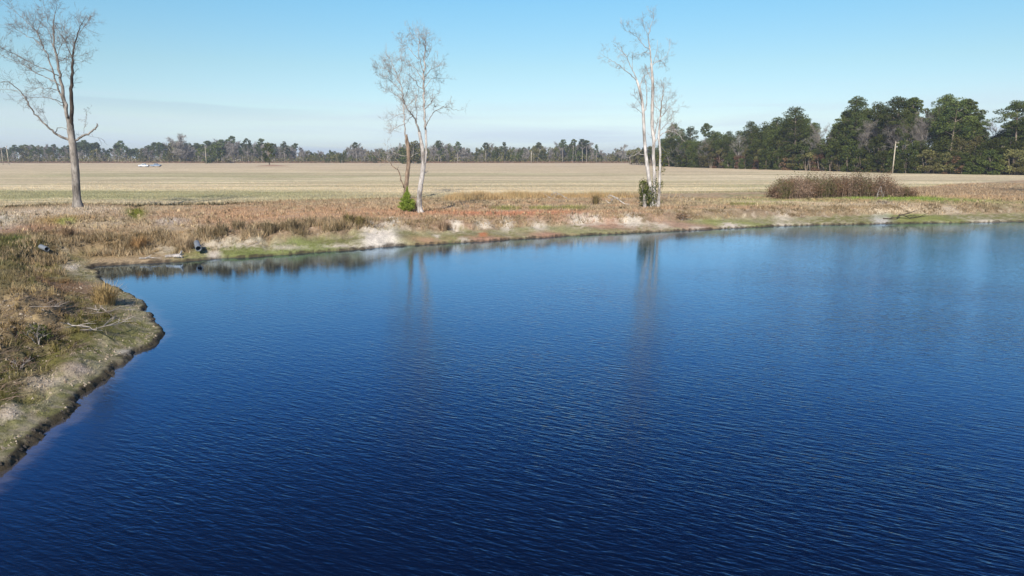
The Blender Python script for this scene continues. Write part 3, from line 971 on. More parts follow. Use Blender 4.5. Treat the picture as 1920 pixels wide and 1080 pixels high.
# ------------------------------------------------------------------ single grass clumps, shrubs, debris on the bank
def tuft_mesh(h, r, n, c1, c2, w=0.03):
    a = rng.uniform(0, 2 * math.pi, n); rr = r * 0.35 * np.sqrt(rng.uniform(0, 1, n))
    x = rr * np.cos(a); y = rr * np.sin(a)
    hh = h * rng.uniform(0.5, 1.2, n)
    la = a + rng.normal(0, 0.5, n); th = np.abs(rng.normal(0.45, 0.25, n))
    dx = np.cos(la) * np.sin(th); dy = np.sin(la) * np.sin(th); dz = np.cos(th)
    px_, py_ = -np.sin(la) * w / 2, np.cos(la) * w / 2
    z0 = np.full(n, -0.06)
    m_ = 0.55
    b0 = np.stack([x - px_, y - py_, z0], 1); b1 = np.stack([x + px_, y + py_, z0], 1)
    m0 = np.stack([x + dx * hh * m_ * 0.7 - px_ * .8, y + dy * hh * m_ * 0.7 - py_ * .8, hh * dz * m_ + 0.04], 1)
    m1 = m0 + np.stack([px_, py_, z0 * 0], 1) * 1.6
    tp = np.stack([x + dx * hh * 1.15, y + dy * hh * 1.15, hh * dz * 0.9], 1)
    v = np.stack([b0, b1, m1, m0, tp], 1).reshape(-1, 3)
    base = np.arange(n)[:, None] * 5
    q = base + np.array([[0, 1, 2, 3]]); t = base + np.array([[3, 2, 4]])
    k = rng.uniform(0, 1, (n, 1))
    c = np.array(c1) * k + np.array(c2) * (1 - k)
    return np_mesh('grass_clump', v, [q, t], [M['grass']], col=np.repeat(c, 5, 0))


def put(name, me, px, py, label, cat, z=1.25, s=1.0, group=None, kind=None):
    p = on_ground(px, py, z)
    o = link_mesh(name, me, loc=tuple(p))
    o.scale = (s, s, s)
    o.rotation_euler = (0, 0, random.uniform(0, 6.28))
    return tag(o, label, cat, group, kind)


GOLD, GDARK = (0.50, 0.36, 0.17), (0.22, 0.16, 0.07)
put('grass_clump', tuft_mesh(1.0, 1.0, 420, GOLD, GDARK, 0.02), 196, 566, 'tall golden grass clump on the point of the near bank', 'grass clump', 1.0)
put('grass_clump', tuft_mesh(0.8, 0.7, 260, (0.36, 0.25, 0.15), (0.15, 0.1, 0.06)), 130, 462, 'dark brown grass clump beside the gully by the grey pipe', 'grass clump', 1.0)
put('grass_clump', tuft_mesh(0.9, 0.9, 260, (0.45, 0.28, 0.13), (0.24, 0.15, 0.07)), 262, 466, 'orange brown arching grass clump on the far left bank', 'grass clump', 0.8)
put('grass_clump', tuft_mesh(1.0, 1.2, 320, (0.5, 0.38, 0.24), (0.3, 0.22, 0.13)), 348, 450, 'broad tan grass clump beside the black culvert pipe', 'grass clump', 0.9)
put('grass_clump', tuft_mesh(0.95, 0.8, 260, (0.26, 0.21, 0.09), (0.11, 0.09, 0.04)), 655, 437, 'dark green grass clump left of the sandy bare patch', 'grass clump', 1.1)
put('grass_clump', tuft_mesh(0.95, 0.7, 240, (0.28, 0.22, 0.09), (0.12, 0.09, 0.04)), 674, 436, 'dark grass clump just in front of the white sand mound', 'grass clump', 1.1)
put('grass_clump', tuft_mesh(1.3, 0.6, 200, (0.22, 0.17, 0.08), (0.10, 0.08, 0.04)), 1117, 384, 'narrow dark green tussock in the tall yellow grass', 'grass clump', 1.25)
put('grass_clump', tuft_mesh(0.8, 0.8, 260, (0.42, 0.30, 0.2), (0.2, 0.13, 0.08)), 832, 443, 'reddish grass clump above the moss left of the red patches', 'grass clump', 0.8)
for px_, py_, s_, lb in ((418, 441, 1.0, 'first'), (448, 440, 1.1, 'second'), (505, 438, 1.2, 'third'), (545, 437, 1.1, 'fourth'), (582, 436, 0.9, 'fifth'), (612, 435, 0.9, 'sixth')):
    put('grass_clump', tuft_mesh(0.85, 0.9, 220, (0.36, 0.27, 0.16), (0.10, 0.08, 0.045)), px_, py_, lb + ' dark brown tussock right of the culvert pipe along the bank top', 'grass clump', 1.15, s_, 'dark tussocks along the bank top')
for px_, py_, lb in ((948, 392, 'bright green weed patch in tall grass right of the middle trees'), (1020, 392, 'green weed patch in tall grass left of the fallen branch'), (1075, 391, 'wide green weed patch in front of the dark tussock'), (1393, 385, 'bright green weed patch left of the brown thicket')):
    put('weed_patch', tuft_mesh(0.38, 4.5, 420, (0.36, 0.32, 0.13), (0.16, 0.18, 0.06), 0.04), px_, py_, lb, 'weeds', 1.25, 1.0)


def bush_mesh(name, w, h, n, size, mat, twigs=40, tmat='twig', lobes=7, flat=1.0, aspect=0.5, inner=0.0):
    """small shrub: stems from the base with leaves gathered in lobes; two meshes"""
    st = MB(); lf = MB()
    cs = []
    for k in range(lobes):
        a = rng.uniform(0, 2 * math.pi); r = w * 0.5 * math.sqrt(rng.uniform(0.02, 0.8))
        zc = h * rng.uniform(0.25, 0.8) * (1 - 0.4 * (r / (w * 0.5)) ** 2)
        cs.append((r * math.cos(a), r * math.sin(a), zc))
        st.tube(spline([(0.05 * math.cos(a), 0.05 * math.sin(a), -0.1), (r * 0.4 * math.cos(a), r * 0.4 * math.sin(a), zc * 0.5), cs[-1]], 2), np.linspace(0.03, 0.008, 5) * max(h, 1) ** 0.5, 4, cap=False)
    for k in range(twigs):
        c = np.array(cs[k % lobes]); dr = rng.normal(size=3); dr[2] = abs(dr[2]); dr /= np.linalg.norm(dr)
        Lh = rng.uniform(0.2, 0.45) * min(w, h)
        st.tube([c * 0.8, c + dr * Lh * 0.6, c + dr * Lh], [0.008, 0.006, 0.002], 3, cap=False)
    for c in cs:
        m_ = n // lobes
        u = rng.normal(size=(m_, 3)); u /= np.linalg.norm(u, axis=1, keepdims=True)
        rr = rng.uniform(0.35 if not inner else inner, 1.0, (m_, 1)) ** 0.6
        e = np.array([w * 0.27, w * 0.27, h * 0.30 * flat])
        p = np.array(c) + u * rr * e
        p[:, 2] = np.abs(p[:, 2]) + 0.01
        lf.leaves(p, size, aspect)
    return st, lf


def bush(name, px, py, w, h, n, size, mat, label, cat, z=1.25, **kw):
    p = on_ground(px, py, z)
    r = empty(name, tuple(p), label, cat)
    st, lf = bush_mesh(name, w, h, n, size, mat, **kw)
    st.obj('stems', M['twig'], r)
    lf.obj('leaves', M[mat], r, smooth=False)
    return r


# pine sapling in front of the brown trunk
def sapling(px, py, h, w, label):
    p = on_ground(px, py)
    r = empty('pine_sapling', tuple(p), label, 'sapling')
    tk = MB(); tk.tube([(0, 0, -0.1), (0.02, 0, h * 0.5), (0, 0.02, h * 0.95)], [0.05, 0.03, 0.01], 6)
    lf = MB()
    for k in range(120):
        f_ = rng.uniform(0.02, 1) ** 1.3 * 0.97
        a = rng.uniform(0, 2 * math.pi); l = (1 - f_) ** 0.8 * w * 0.55 * rng.uniform(0.5, 1.15)
        q0 = np.array([0, 0, f_ * h * 0.92]); q1 = q0 + np.array([l * math.cos(a), l * math.sin(a), l * 0.45 + 0.05])
        tk.tube([q0, (q0 + q1) / 2 + np.array([0, 0, -0.03]), q1], [0.015, 0.01, 0.005], 3, cap=False)
        m_ = 85
        t = rng.uniform(0.2, 1.05, (m_, 1)) ** 0.7
        c = q0 + (q1 - q0) * t + rng.normal(0, 0.06, (m_, 3))
        lf.leaves(c, 0.22, 0.11, upbias=0.8)
    lf.leaves(np.array([0, 0, h * 1.0]) + rng.normal(0, 0.045, (110, 3)) * np.array([1, 1, 4]), 0.24, 0.12, upbias=1.8)
    tk.obj('trunk', M['pine_bark'], r); lf.obj('needles', M['needle_bright'], r, smooth=False)


sapling(764, 397, 1.85, 1.55, 'small bright green young pine in front of the brown trunked tree')
bush('shrub', 781, 397, 0.7, 1.2, 260, 0.12, 'leaf_brown', 'small withered grey brown shrub between the pine sapling and pale trunk', 'shrub', lobes=5, twigs=60)
bush('leafy_bush', 1207, 389, 1.5, 3.2, 1500, 0.17, 'ivy', 'dark olive leafy bush at the foot of the right pale trunks', 'bush', lobes=12, twigs=50)
bush('shrub', 70, 647, 0.8, 0.55, 600, 0.06, 'leaf_dark', 'low dark green shrub in a hollow of the near left bank', 'shrub', z=0.8, lobes=8, twigs=60)
bush('shrub', 35, 690, 0.7, 0.35, 260, 0.05, 'leaf_brown', 'low brown scrub at the left picture edge below the hollow', 'shrub', z=0.8, lobes=7, twigs=60)
bush('shrub', 1278, 414, 1.6, 0.7, 500, 0.12, 'leaf_brown', 'dark reddish shrub on the bank face right of the pale trunks', 'shrub', z=0.9, lobes=8, twigs=80)
bush('shrub', 500, 440, 0.7, 0.6, 200, 0.08, 'leaf_dark', 'small dark shrub in the middle of the far left bank fringe', 'shrub', z=1.0, lobes=5, twigs=20)
bush('shrub', 1652, 394, 0.9, 0.45, 150, 0.08, 'leaf_brown', 'small grey brown shrub on the bank below the thicket', 'shrub', z=1.1, lobes=5, twigs=30)

# thicket of brown brush right of the trees
tx0, ty0 = ground(1462, 377); tx1, ty1 = ground(1716, 374)
tk = MB(); lf = MB(); lf2 = MB(); lf3 = MB()
for k in range(1900):
    f_ = rng.uniform(0, 1)
    cx = tx0 + (tx1 - tx0) * f_ + rng.normal(0, 0.15); cy = ty0 + (ty1 - ty0) * f_ + rng.uniform(-0.4, 4.2)
    env = (min(f_ / 0.10, 1) ** 0.5) * (min((1 - f_) / 0.25, 1) ** 0.6)
    hh = (0.60 + 2.2 * env * (0.05 + 1.35 * fbm(cx * 0.3 + 3, cy * 0.2, 8, 3))) * rng.uniform(0.55, 1.15)
    z0 = 1.25 + 0.25 * env
    lean = rng.normal(0, 0.22, 2) * hh
    tk.tube([(cx, cy, z0 - 0.2), (cx + lean[0] * .4, cy + lean[1] * .4, z0 + hh * .55), (cx + lean[0], cy + lean[1], z0 + hh)], [0.014, 0.011, 0.004], 3, cap=False)
    for b in range(3):
        t0 = rng.uniform(0.3, 0.9); q0 = np.array([cx + lean[0] * t0, cy + lean[1] * t0, z0 + hh * t0]); dr = rng.normal(size=3); dr[2] = abs(dr[2]) + 0.3
        tk.tube([q0, q0 + dr * 0.17, q0 + dr * 0.32], [0.008, 0.006, 0.002], 3, cap=False)
    m_ = 34
    t = rng.uniform(0.25, 1.05, (m_, 1))
    c = np.array([cx, cy, z0]) + t * np.array([lean[0], lean[1], hh]) + rng.normal(0, 0.16, (m_, 3))
    g_ = vnoise(cx * 0.8, cy * 0.8, 77)
    (lf2 if g_ > 0.68 else lf3 if g_ < .36 else lf).leaves(c, 0.13, 0.5, upbias=0.5)
r = empty('brush_thicket', (0, 0, 0), 'long brown thicket of leafless brush on the right bank', 'thicket')
tag(tk.obj('stems', M['bark_brown'], r), kind='stuff')
tag(lf.obj('brown_leaves', M['leaf_brown'], r, smooth=False), kind='stuff')
tag(lf3.obj('pale_leaves', mat_leaf('pale_dry_leaves', (0.20, 0.14, 0.09), (0.42, 0.31, 0.21), .05), r, smooth=False), kind='stuff')
tag(lf2.obj('olive_leaves', M['leaf_olive'], r, smooth=False), kind='stuff')


def dead_branch(px, py, length, ang, label, z=1.25, r0=0.04, mat='twig', n=6, lift=0.25, name='dead_branch', cat='branch'):
    p = on_ground(px, py, z)
    m_ = MB()
    d = np.array([math.cos(ang), math.sin(ang), 0])
    s = np.array([-d[1], d[0], 0])
    pts = [np.array([0, 0, 0.05])]
    for k in range(5):
        q = p + d * length * (k + 1) / 5
        pts.append(d * length * (k + 1) / 5 + s * rng.normal(0, 0.04 * length) + np.array([0, 0, max(0.04, zat(q[0], q[1]) - p[2] + lift * (k % 3) * 0.3 + 0.04)]))
    pts = spline(pts, 2)
    m_.tube(pts, np.linspace(r0, r0 * 0.35, len(pts)), 5)
    for k in range(n):
        i = rng.integers(2, len(pts) - 1)
        a = rng.choice([-1, 1]) * rng.uniform(0.4, 1.1)
        dd = d * math.cos(a) + s * math.sin(a); L_ = length * rng.uniform(0.2, 0.45)
        q1 = pts[i] + dd * L_ * 0.5 + np.array([0, 0, rng.uniform(0.05, 0.25) * L_]); q2 = pts[i] + dd * L_ + np.array([0, 0, rng.uniform(0.05, 0.45) * L_])
        m_.tube([pts[i], q1, q2], [r0 * 0.5, r0 * 0.35, r0 * 0.15], 4, cap=False)
        m_.tube([q1, q1 + (dd + s * rng.normal(0, 0.6) + np.array([0, 0, 0.4])) * L_ * 0.35], [r0 * 0.25, r0 * 0.1], 3, cap=False)
    o = m_.obj(name, M[mat], loc=tuple(p))
    return tag(o, label, cat)


dead_branch(150, 622, 1.7, 0.9, 'pale leafless branch lying slanted on the near bank point', 0.9, 0.022)
dead_branch(170, 585, 1.5, 0.55, 'forked grey branch rising from the brush of the near bank', 1.0, 0.02, lift=0.6)
dead_branch(128, 612, 1.9, -0.55, 'long bleached branch lying down the near bank slope', 0.9, 0.022, lift=0.2)
dead_branch(212, 590, 1.2, 2.6, 'thin grey branch close behind the golden grass clump', 0.8, 0.018, lift=0.5)
dead_branch(55, 578, 1.1, 0.2, 'short thin dead branch on the matted grass at left', 1.2, 0.014)
dead_branch(1181, 384, 2.9, 2.55, 'bleached fallen branch in the grass left of the pale trunks', 1.25, 0.07, 'bark_pale', 5, lift=1.2)
dead_branch(1075, 374, 3.0, 3.0, 'fallen bleached branches lying in the yellow grass', 1.25, 0.05, 'bark_pale', 9, lift=1.0)
dead_branch(1022, 372, 1.8, 0.3, 'small heap of bleached sticks left of the fallen branches', 1.25, 0.04, 'bark_pale', 7, lift=1.0)
dead_branch(1640, 372, 1.7, 0.5, 'grey dead branch leaning out of the brown thicket', 1.25, 0.04, 'bark_pale', 6, lift=2.2)
dead_branch(1655, 419, 3.4, 0.12, 'black waterlogged branch at the water edge below the thicket', 0.05, 0.07, 'bark_dark', 9, lift=0.7)
dead_branch(262, 492, 1.3, 0.1, 'pale driftwood stick lying at the far left waterline', 0.1, 0.04, 'bark_pale', 2, lift=0.1)

# loose twigs and roots over the near bank crest, nobody could count them
m_ = MB()
x, y, d = scatter(7000, -20, -6, 12, 36, lambda x, y, d: (d > 1.4) * (d < 6.5) * sstep(0.42, 0.60, fbm(x * 0.5, y * 0.5, 301, 3)))
z = height(x, y, d)
for i in range(len(x)):
    a = rng.normal(0.3, 0.9); l = rng.uniform(0.15, 0.6)
    dr = np.array([math.cos(a) * l, math.sin(a) * l, rng.uniform(0.0, 0.25)])
    p0 = np.array([x[i], y[i], z[i] + 0.01])
    m_.tube([p0, p0 + dr * 0.5 + rng.normal(0, 0.03, 3) + np.array([0, 0, 0.03]), p0 + dr], [0.008, 0.006, 0.003], 3, cap=False)
tag(m_.obj('twig_litter', M['bark_brown']), 'scattered dry twigs and roots on the near left bank', 'twigs', kind='stuff')

# soil clods at the undercut edge of the near bank
m_ = MB()
x, y, d = scatter(12000, -18, -5, 9, 30, lambda x, y, d: (d > -0.04) * (d < 0.16) * 0.5)
z = height(x, y, d)
for i in range(len(x)):
    r_ = rng.uniform(0.015, 0.055)
    th = np.arange(5) * 2 * math.pi / 5
    v = [(x[i] + r_ * math.cos(t) * rng.uniform(.7, 1.3), y[i] + r_ * math.sin(t) * rng.uniform(.7, 1.3), z[i] - 0.02) for t in th] + \
        [(x[i] + .55 * r_ * math.cos(t + .4), y[i] + .55 * r_ * math.sin(t + .4), z[i] + r_ * rng.uniform(.4, 1.0)) for t in th]
    q = [(k, (k + 1) % 5, 5 + (k + 1) % 5, 5 + k) for k in range(5)]
    m_._add(v, q, [(5, 6, 7), (5, 7, 8), (5, 8, 9)])
tag(m_.obj('mud_clods', mat_plain('wet_mud', (0.045, 0.035, 0.026), 0.7), smooth=False), 'dark crumbling mud clods along the near waterline', 'mud', kind='stuff')

# small clods and crumbs lying on the near slope
m_ = MB()
x, y, d = scatter(26000, -20, -4, 9, 34, lambda x, y, d: (d > 0.15) * (d < 5) * sstep(0.45, 0.6, fbm(x * 1.5, y * 1.5, 311, 3)))
z = height(x, y, d)
for i in range(min(len(x), 5000)):
    r_ = rng.uniform(0.012, 0.045) * (1.6 if rng.uniform() < .08 else 1)
    th = np.arange(4) * math.pi / 2 + rng.uniform(0, 1.5)
    rr_ = r_ * rng.uniform(.7, 1.3, 4)
    v = [(x[i] + rr_[k] * math.cos(t), y[i] + rr_[k] * math.sin(t), z[i] - 0.01) for k, t in enumerate(th)] + [(x[i] + rng.normal(0, r_ * .2), y[i] + rng.normal(0, r_ * .2), z[i] + r_ * rng.uniform(.6, 1.1))]
    m_._add(v, None, [(0, 1, 4), (1, 2, 4), (2, 3, 4), (3, 0, 4)])
tag(m_.obj('soil_crumbs', M['clay'], smooth=False), 'sandy clods and crumbs scattered on the near bank slope', 'clods', kind='stuff')

# driftwood root stub and pipes
p = on_ground(328, 489, 0.1)
m_ = MB()
m_.tube([(-0.55, 0, 0.08), (-0.1, 0.05, 0.12), (0.35, 0.0, 0.13)], [0.07, 0.10, 0.13], 8, bumpy=0.15)
for k in range(6):
    a = rng.uniform(0, 6.28)
    m_.tube([(0.3, 0, 0.14), (0.42, 0.1 * math.cos(a), 0.2 + 0.14 * math.sin(a)), (0.45, 0.26 * math.cos(a), 0.2 + 0.25 * math.sin(a))], [0.06, 0.04, 0.015], 5)
tag(m_.obj('driftwood_log', M['bark_pale'], loc=tuple(p)), 'short bleached log with root stub at the far left waterline', 'log')


def pipe(px, py, z, r, length, az, tilt, label, mat='pipe'):
    x, y = ground(px, py, z)
    d = np.array([math.cos(az), math.sin(az), -math.tan(tilt)])
    a = empty('culvert_pipe', (x, y, z), label, 'pipe')
    m_ = MB()
    k = 18
    ts = np.linspace(-length, 0, 14)
    pts = [d * t for t in ts]
    m_.tube(pts, [r * (1.0 + 0.03 * (i % 2)) for i in range(14)], k, cap=False)
    m_.tube(pts[::-1], [r * 0.9] * 14, k, cap=False)
    m_.tube([pts[-1] - d * 0.001, pts[-1] + d * 0.012], [r * 1.04, r * 1.04], k, cap=False)
    m_.tube([pts[-1] + d * 0.012, pts[-1] + d * 0.0125], [r * 1.04, r * 0.9], k, cap=False)
    m_.obj('pipe_wall', M[mat], a)
    i_ = MB(); i_.tube([pts[-8], pts[-8] + d * 0.01], [r * 0.89, r * 0.89], k)  # black disc across the bore, stands in for the shade inside
    i_.obj('inner_shadow_plug', M['pipe_shade'], a).name = 'pipe_shade_disc'
    return a


pipe(372, 466, 0.62, 0.17, 1.3, math.radians(-62), math.radians(10), 'grey metal culvert pipe sticking out of the far left bank')
pipe(88, 467, 1.02, 0.13, 0.8, math.radians(-35), math.radians(6), 'half buried grey pipe at the head of the left gully')

# ------------------------------------------------------------------ the big bare trees on the bank
def grow(mb, p, d, L_, r, depth, sides=3, bend=0.22, up=0.06, spread=0.75, kids=4):
    """a bare limb with finer and finer twigs"""
    k = 4
    pts = [np.array(p, float)]; dirs = []
    d = np.array(d, float); d /= np.linalg.norm(d)
    for i in range(k):
        d = d + rng.normal(0, bend, 3) * 0.5 + np.array([0, 0, up])
        d /= np.linalg.norm(d)
        dirs.append(d.copy())
        pts.append(pts[-1] + d * L_ / k)
    mb.tube(pts, np.linspace(r, max(r * 0.4, 0.005), k + 1), sides, cap=False)
    if depth <= 0:
        return
    for c in range(kids):
        i = rng.integers(1, k + 1)
        dd = dirs[min(i, k - 1)] + rng.normal(0, spread, 3)
        dd /= np.linalg.norm(dd)
        grow(mb, pts[i], dd, L_ * rng.uniform(0.35, 0.65), max(r * 0.5, 0.006), depth - 1, 3, bend * 1.2, up, spread, kids)


def bare_tree(name, base_px, trunk, limbs, label, Ydepth, trunk_mat, limb_mat, twig_mat='twig', density=1.0, tw=1.6, tdepth=2, tr=0.018, seed=1):
    """trunk / limbs: lists of (px, py, radius[, depth offset]) as seen in the photograph; every limb gets its own depth"""
    global rng
    keep = rng
    rng = np.random.default_rng(seed)
    Y = Ydepth
    b = at_y(*base_px, Y)
    zb = zat(b[0], Y)
    r = empty(name, (b[0], Y, zb), label, 'tree')
    org = np.array([b[0], Y, zb])

    def chain(c, off=0.0, sway=0.0):
        n = len(c); out = []
        for i, q in enumerate(c):
            o = q[3] if len(q) > 3 else off * (i / max(1, n - 1))
            out.append(at_y(q[0], q[1], Y + o) - org)
        return np.array(out), np.array([q[2] for q in c], float)

    tm = MB()
    P, R = chain(trunk)
    R = R * 0.90
    P[0][2] = -0.25
    s = spline(np.hstack([P, R[:, None]]), 4)
    s[:, 3] *= 1 + 0.05 * np.sin(np.arange(len(s)) * 1.9)
    s[:2, 3] *= (1.45, 1.18)
    tm.tube(s[:, :3], s[:, 3], 12, bumpy=0.06)
    tm.obj('trunk', M[trunk_mat], r)
    twm = MB()
    for li, lb in enumerate(limbs):
        opt = lb[-1] if isinstance(lb[-1], dict) else {}
        pts = [q for q in lb if not isinstance(q, dict)]
        off = opt.get('off', rng.uniform(-1.6, 1.6))
        P, R = chain(pts, off)
        R = R * 0.80
        s = spline(np.hstack([P, R[:, None]]), 4)
        s[1:-1, :3] += rng.normal(0, 0.035, s[1:-1, :3].shape)
        lm = MB()
        lm.tube(s[:, :3], np.maximum(s[:, 3], 0.008), 7 if R[0] > 0.1 else 5, bumpy=0.05)
        lm.obj('limb', M[opt.get('mat', limb_mat)], r)
        # twigs
        ln = np.linalg.norm(np.diff(s[:, :3], axis=0), axis=1).sum()
        nt = int(ln * opt.get('tw', 1.0) * 3.4 * density)
        lo = opt.get('from', 0.25)
        for k in range(nt):
            f_ = rng.uniform(lo, 1.0) ** 0.8
            i = min(int(f_ * (len(s) - 1)), len(s) - 2)
            tdir = s[i + 1, :3] - s[i, :3]; tdir /= np.linalg.norm(tdir) + 1e-9
            dd = tdir * 0.7 + rng.normal(0, 0.75, 3) + np.array([0, 0, 0.15])
            grow(twm, s[i, :3], dd, tw * rng.uniform(0.5, 1.2) * opt.get('tl', 1.0), min(tr, max(s[i, 3] * 0.5, 0.008)), tdepth)
    twm.obj('twigs', M[twig_mat], r)
    rng = keep
    return r


gx_, gy_ = ground(146, 391, 1.55)
bare_tree('bare_tree', (146, 391),
    [(146, 391, 0.43), (143, 355, 0.37), (141, 318, 0.36), (138, 285, 0.34), (134, 255, 0.32), (132, 238, 0.31), (131, 224, 0.27)],
    [
        [(129, 232, .20), (124, 205, .18), (117, 170, .16), (111, 138, .14), (106, 108, .115), (101, 78, .09), (100, 52, .065), (102, 30, .035), (107, 8, .012), {'off': 1.0, 'tw': .6, 'mat': 'bark_grey'}],
        [(135, 240, .21), (134, 210, .20), (134, 175, .18), (135, 145, .15), (136, 112, .115), (140, 88, .08), (146, 62, .05), (152, 46, .03), (162, 30, .012), {'off': -1.5, 'tw': .9, 'mat': 'bark_dark'}],
        [(127, 222, .12), (119, 195, .10), (109, 167, .095), (103, 146, .085), (95, 120, .075), (86, 98, .065), (80, 84, .055), (70, 62, .045), (58, 48, .035), (42, 34, .025), (26, 20, .018), (12, 12, .010), {'off': 2.2, 'tw': .9}],
        [(110, 142, .06), (95, 134, .05), (75, 126, .045), (55, 116, .036), (30, 102, .026), (12, 94, .016), (-4, 86, .010), {'off': -2.0}],
        [(112, 160, .06), (92, 147, .05), (66, 136, .045), (45, 122, .036), (22, 112, .026), (0, 102, .016), (-18, 92, .010), {'off': 2.0}],
        [(80, 86, .04), (62, 74, .035), (42, 62, .025), (26, 52, .018), (12, 45, .010), {'off': 1.0}],
        [(131, 262, .16), (116, 257, .14), (101, 248, .11), (85, 234, .09), (66, 215, .08), (54, 196, .075), (44, 179, .06), (29, 163, .045), (12, 153, .03), (-3, 156, .02), (-18, 162, .012), {'off': -2.6, 'tw': .45, 'from': .35}],
        [(33, 171, .035), (15, 168, .025), (-2, 168, .014), {'off': 0.5, 'tw': .4}],
        [(143, 263, .13), (155, 255, .12), (168, 248, .10), (178, 241, .09), (183, 236, .07), (181, 231, .03), {'off': 0.8, 'tw': .12, 'from': .1, 'mat': 'bark_grey'}],
        [(119, 192, .045), (100, 186, .035), (76, 182, .026), (50, 185, .012), {'off': -1.5}],
        [(112, 170, .04), (90, 166, .03), (60, 166, .012), {'off': 1.5}],
        [(135, 108, .06), (128, 92, .045), (119, 72, .035), (115, 55, .025), (113, 38, .010), {'off': -1.0}],
        [(109, 112, .04), (98, 84, .035), (94, 62, .025), (80, 46, .018), (72, 38, .010), {'off': 1.6}],
        [(110, 116, .035), (121, 111, .03), (139, 113, .022), (157, 116, .010), {'off': -1.2}],
        [(101, 62, .03), (92, 40, .022), (85, 22, .015), (82, 4, .008), {'off': -1.2}],
        [(145, 64, .03), (158, 50, .02), (170, 36, .010), {'off': 1.4}],
        [(119, 200, .04), (112, 195, .03), (103, 186, .02), {'off': 1.4, 'tw': .2}],
        [(106, 105, .04), (115, 85, .03), (122, 76, .018), (124, 55, .010), {'off': -1.5}],
        [(101, 250, .05), (108, 241, .04), (118, 240, .03), (128, 243, .02), {'off': 0.6, 'tw': .3}],
        [(92, 240, .02), (86, 222, .015), (80, 205, .009), {'off': 0.6, 'tl': .6}],
        [(157, 250, .02), (160, 230, .014), (163, 205, .008), {'off': 0.3, 'tl': .5, 'tw': .7}],
        [(148, 128, .02), (136, 140, .03), (133, 155, .03), {'off': 0.3, 'tw': .3}],
    ], 'tall bare grey tree alone at the far left of the bank', gy_, 'bark_grey', 'bark_grey', 'twig_dark', density=1.25, tw=1.15, tr=0.015, seed=11)

# middle pair
gx_, gy_ = ground(759, 373, 1.3)
bare_tree('bare_tree', (759, 373),
    [(759, 373, .30), (762, 345, .27), (764, 325, .27), (766, 305, .26), (766, 285, .25), (764, 270, .22), (762, 252, .12)],
    [
        [(763, 280, .13), (760, 262, .12), (759, 242, .105), (758, 222, .10), (757, 200, .095), (756, 184, .085), (753, 166, .07), (747, 146, .06), (740, 130, .045), (732, 112, .03), (724, 100, .012), {'off': .8, 'mat': 'bark_pale', 'tw': 1.1}],
        [(757, 352, .10), (751, 332, .09), (745, 318, .075), (735, 311, .06), (728, 303, .055), (712, 299, .045), (697, 288, .02), {'off': -1.2, 'tw': .5, 'mat': 'bark_brown'}],
        [(726, 303, .03), (726, 288, .03), (727, 276, .012), {'off': -.8, 'mat': 'bark_pale', 'tw': .4}],
        [(714, 300, .025), (708, 288, .02), (704, 280, .01), {'off': -.8, 'mat': 'bark_pale', 'tw': .4}],
        [(765, 293, .05), (752, 291, .04), (738, 286, .02), {'off': .5, 'mat': 'bark_pale', 'tw': .5}],
        [(767, 300, .05), (775, 291, .045), (784, 287, .03), {'off': .3, 'mat': 'bark_pale', 'tw': .4}],
        [(758, 232, .05), (748, 236, .04), (737, 243, .025), (727, 250, .012), {'off': -1.4}],
        [(757, 212, .045), (745, 216, .035), (732, 224, .02), (720, 228, .01), {'off': 1.2}],
        [(756, 190, .05), (745, 180, .035), (733, 172, .025), (722, 168, .012), {'off': -1.2, 'tw': 1.5}],
        [(754, 172, .05), (742, 160, .035), (730, 150, .025), (715, 146, .012), {'off': 1.4, 'tw': 1.6}],
        [(751, 158, .05), (740, 142, .035), (728, 132, .025), (712, 128, .014), (703, 136, .01), {'off': -.6, 'tw': 1.7}],
        [(747, 146, .04), (752, 130, .03), (753, 115, .02), (750, 100, .01), {'off': .9, 'tw': 1.5}],
        [(757, 205, .045), (768, 196, .035), (776, 186, .02), {'off': 1.0, 'tw': 1.4}],
        [(740, 130, .03), (728, 122, .02), (718, 112, .01), {'off': 1.0, 'tw': 1.6}],
        [(756, 188, .04), (764, 172, .03), (768, 158, .015), {'off': -1.0, 'tw': 1.5}],
    ], 'bare brown trunked tree behind the young green pine', gy_, 'bark_brown', 'twig', density=1.25, tw=1.05, tr=0.013, seed=12)

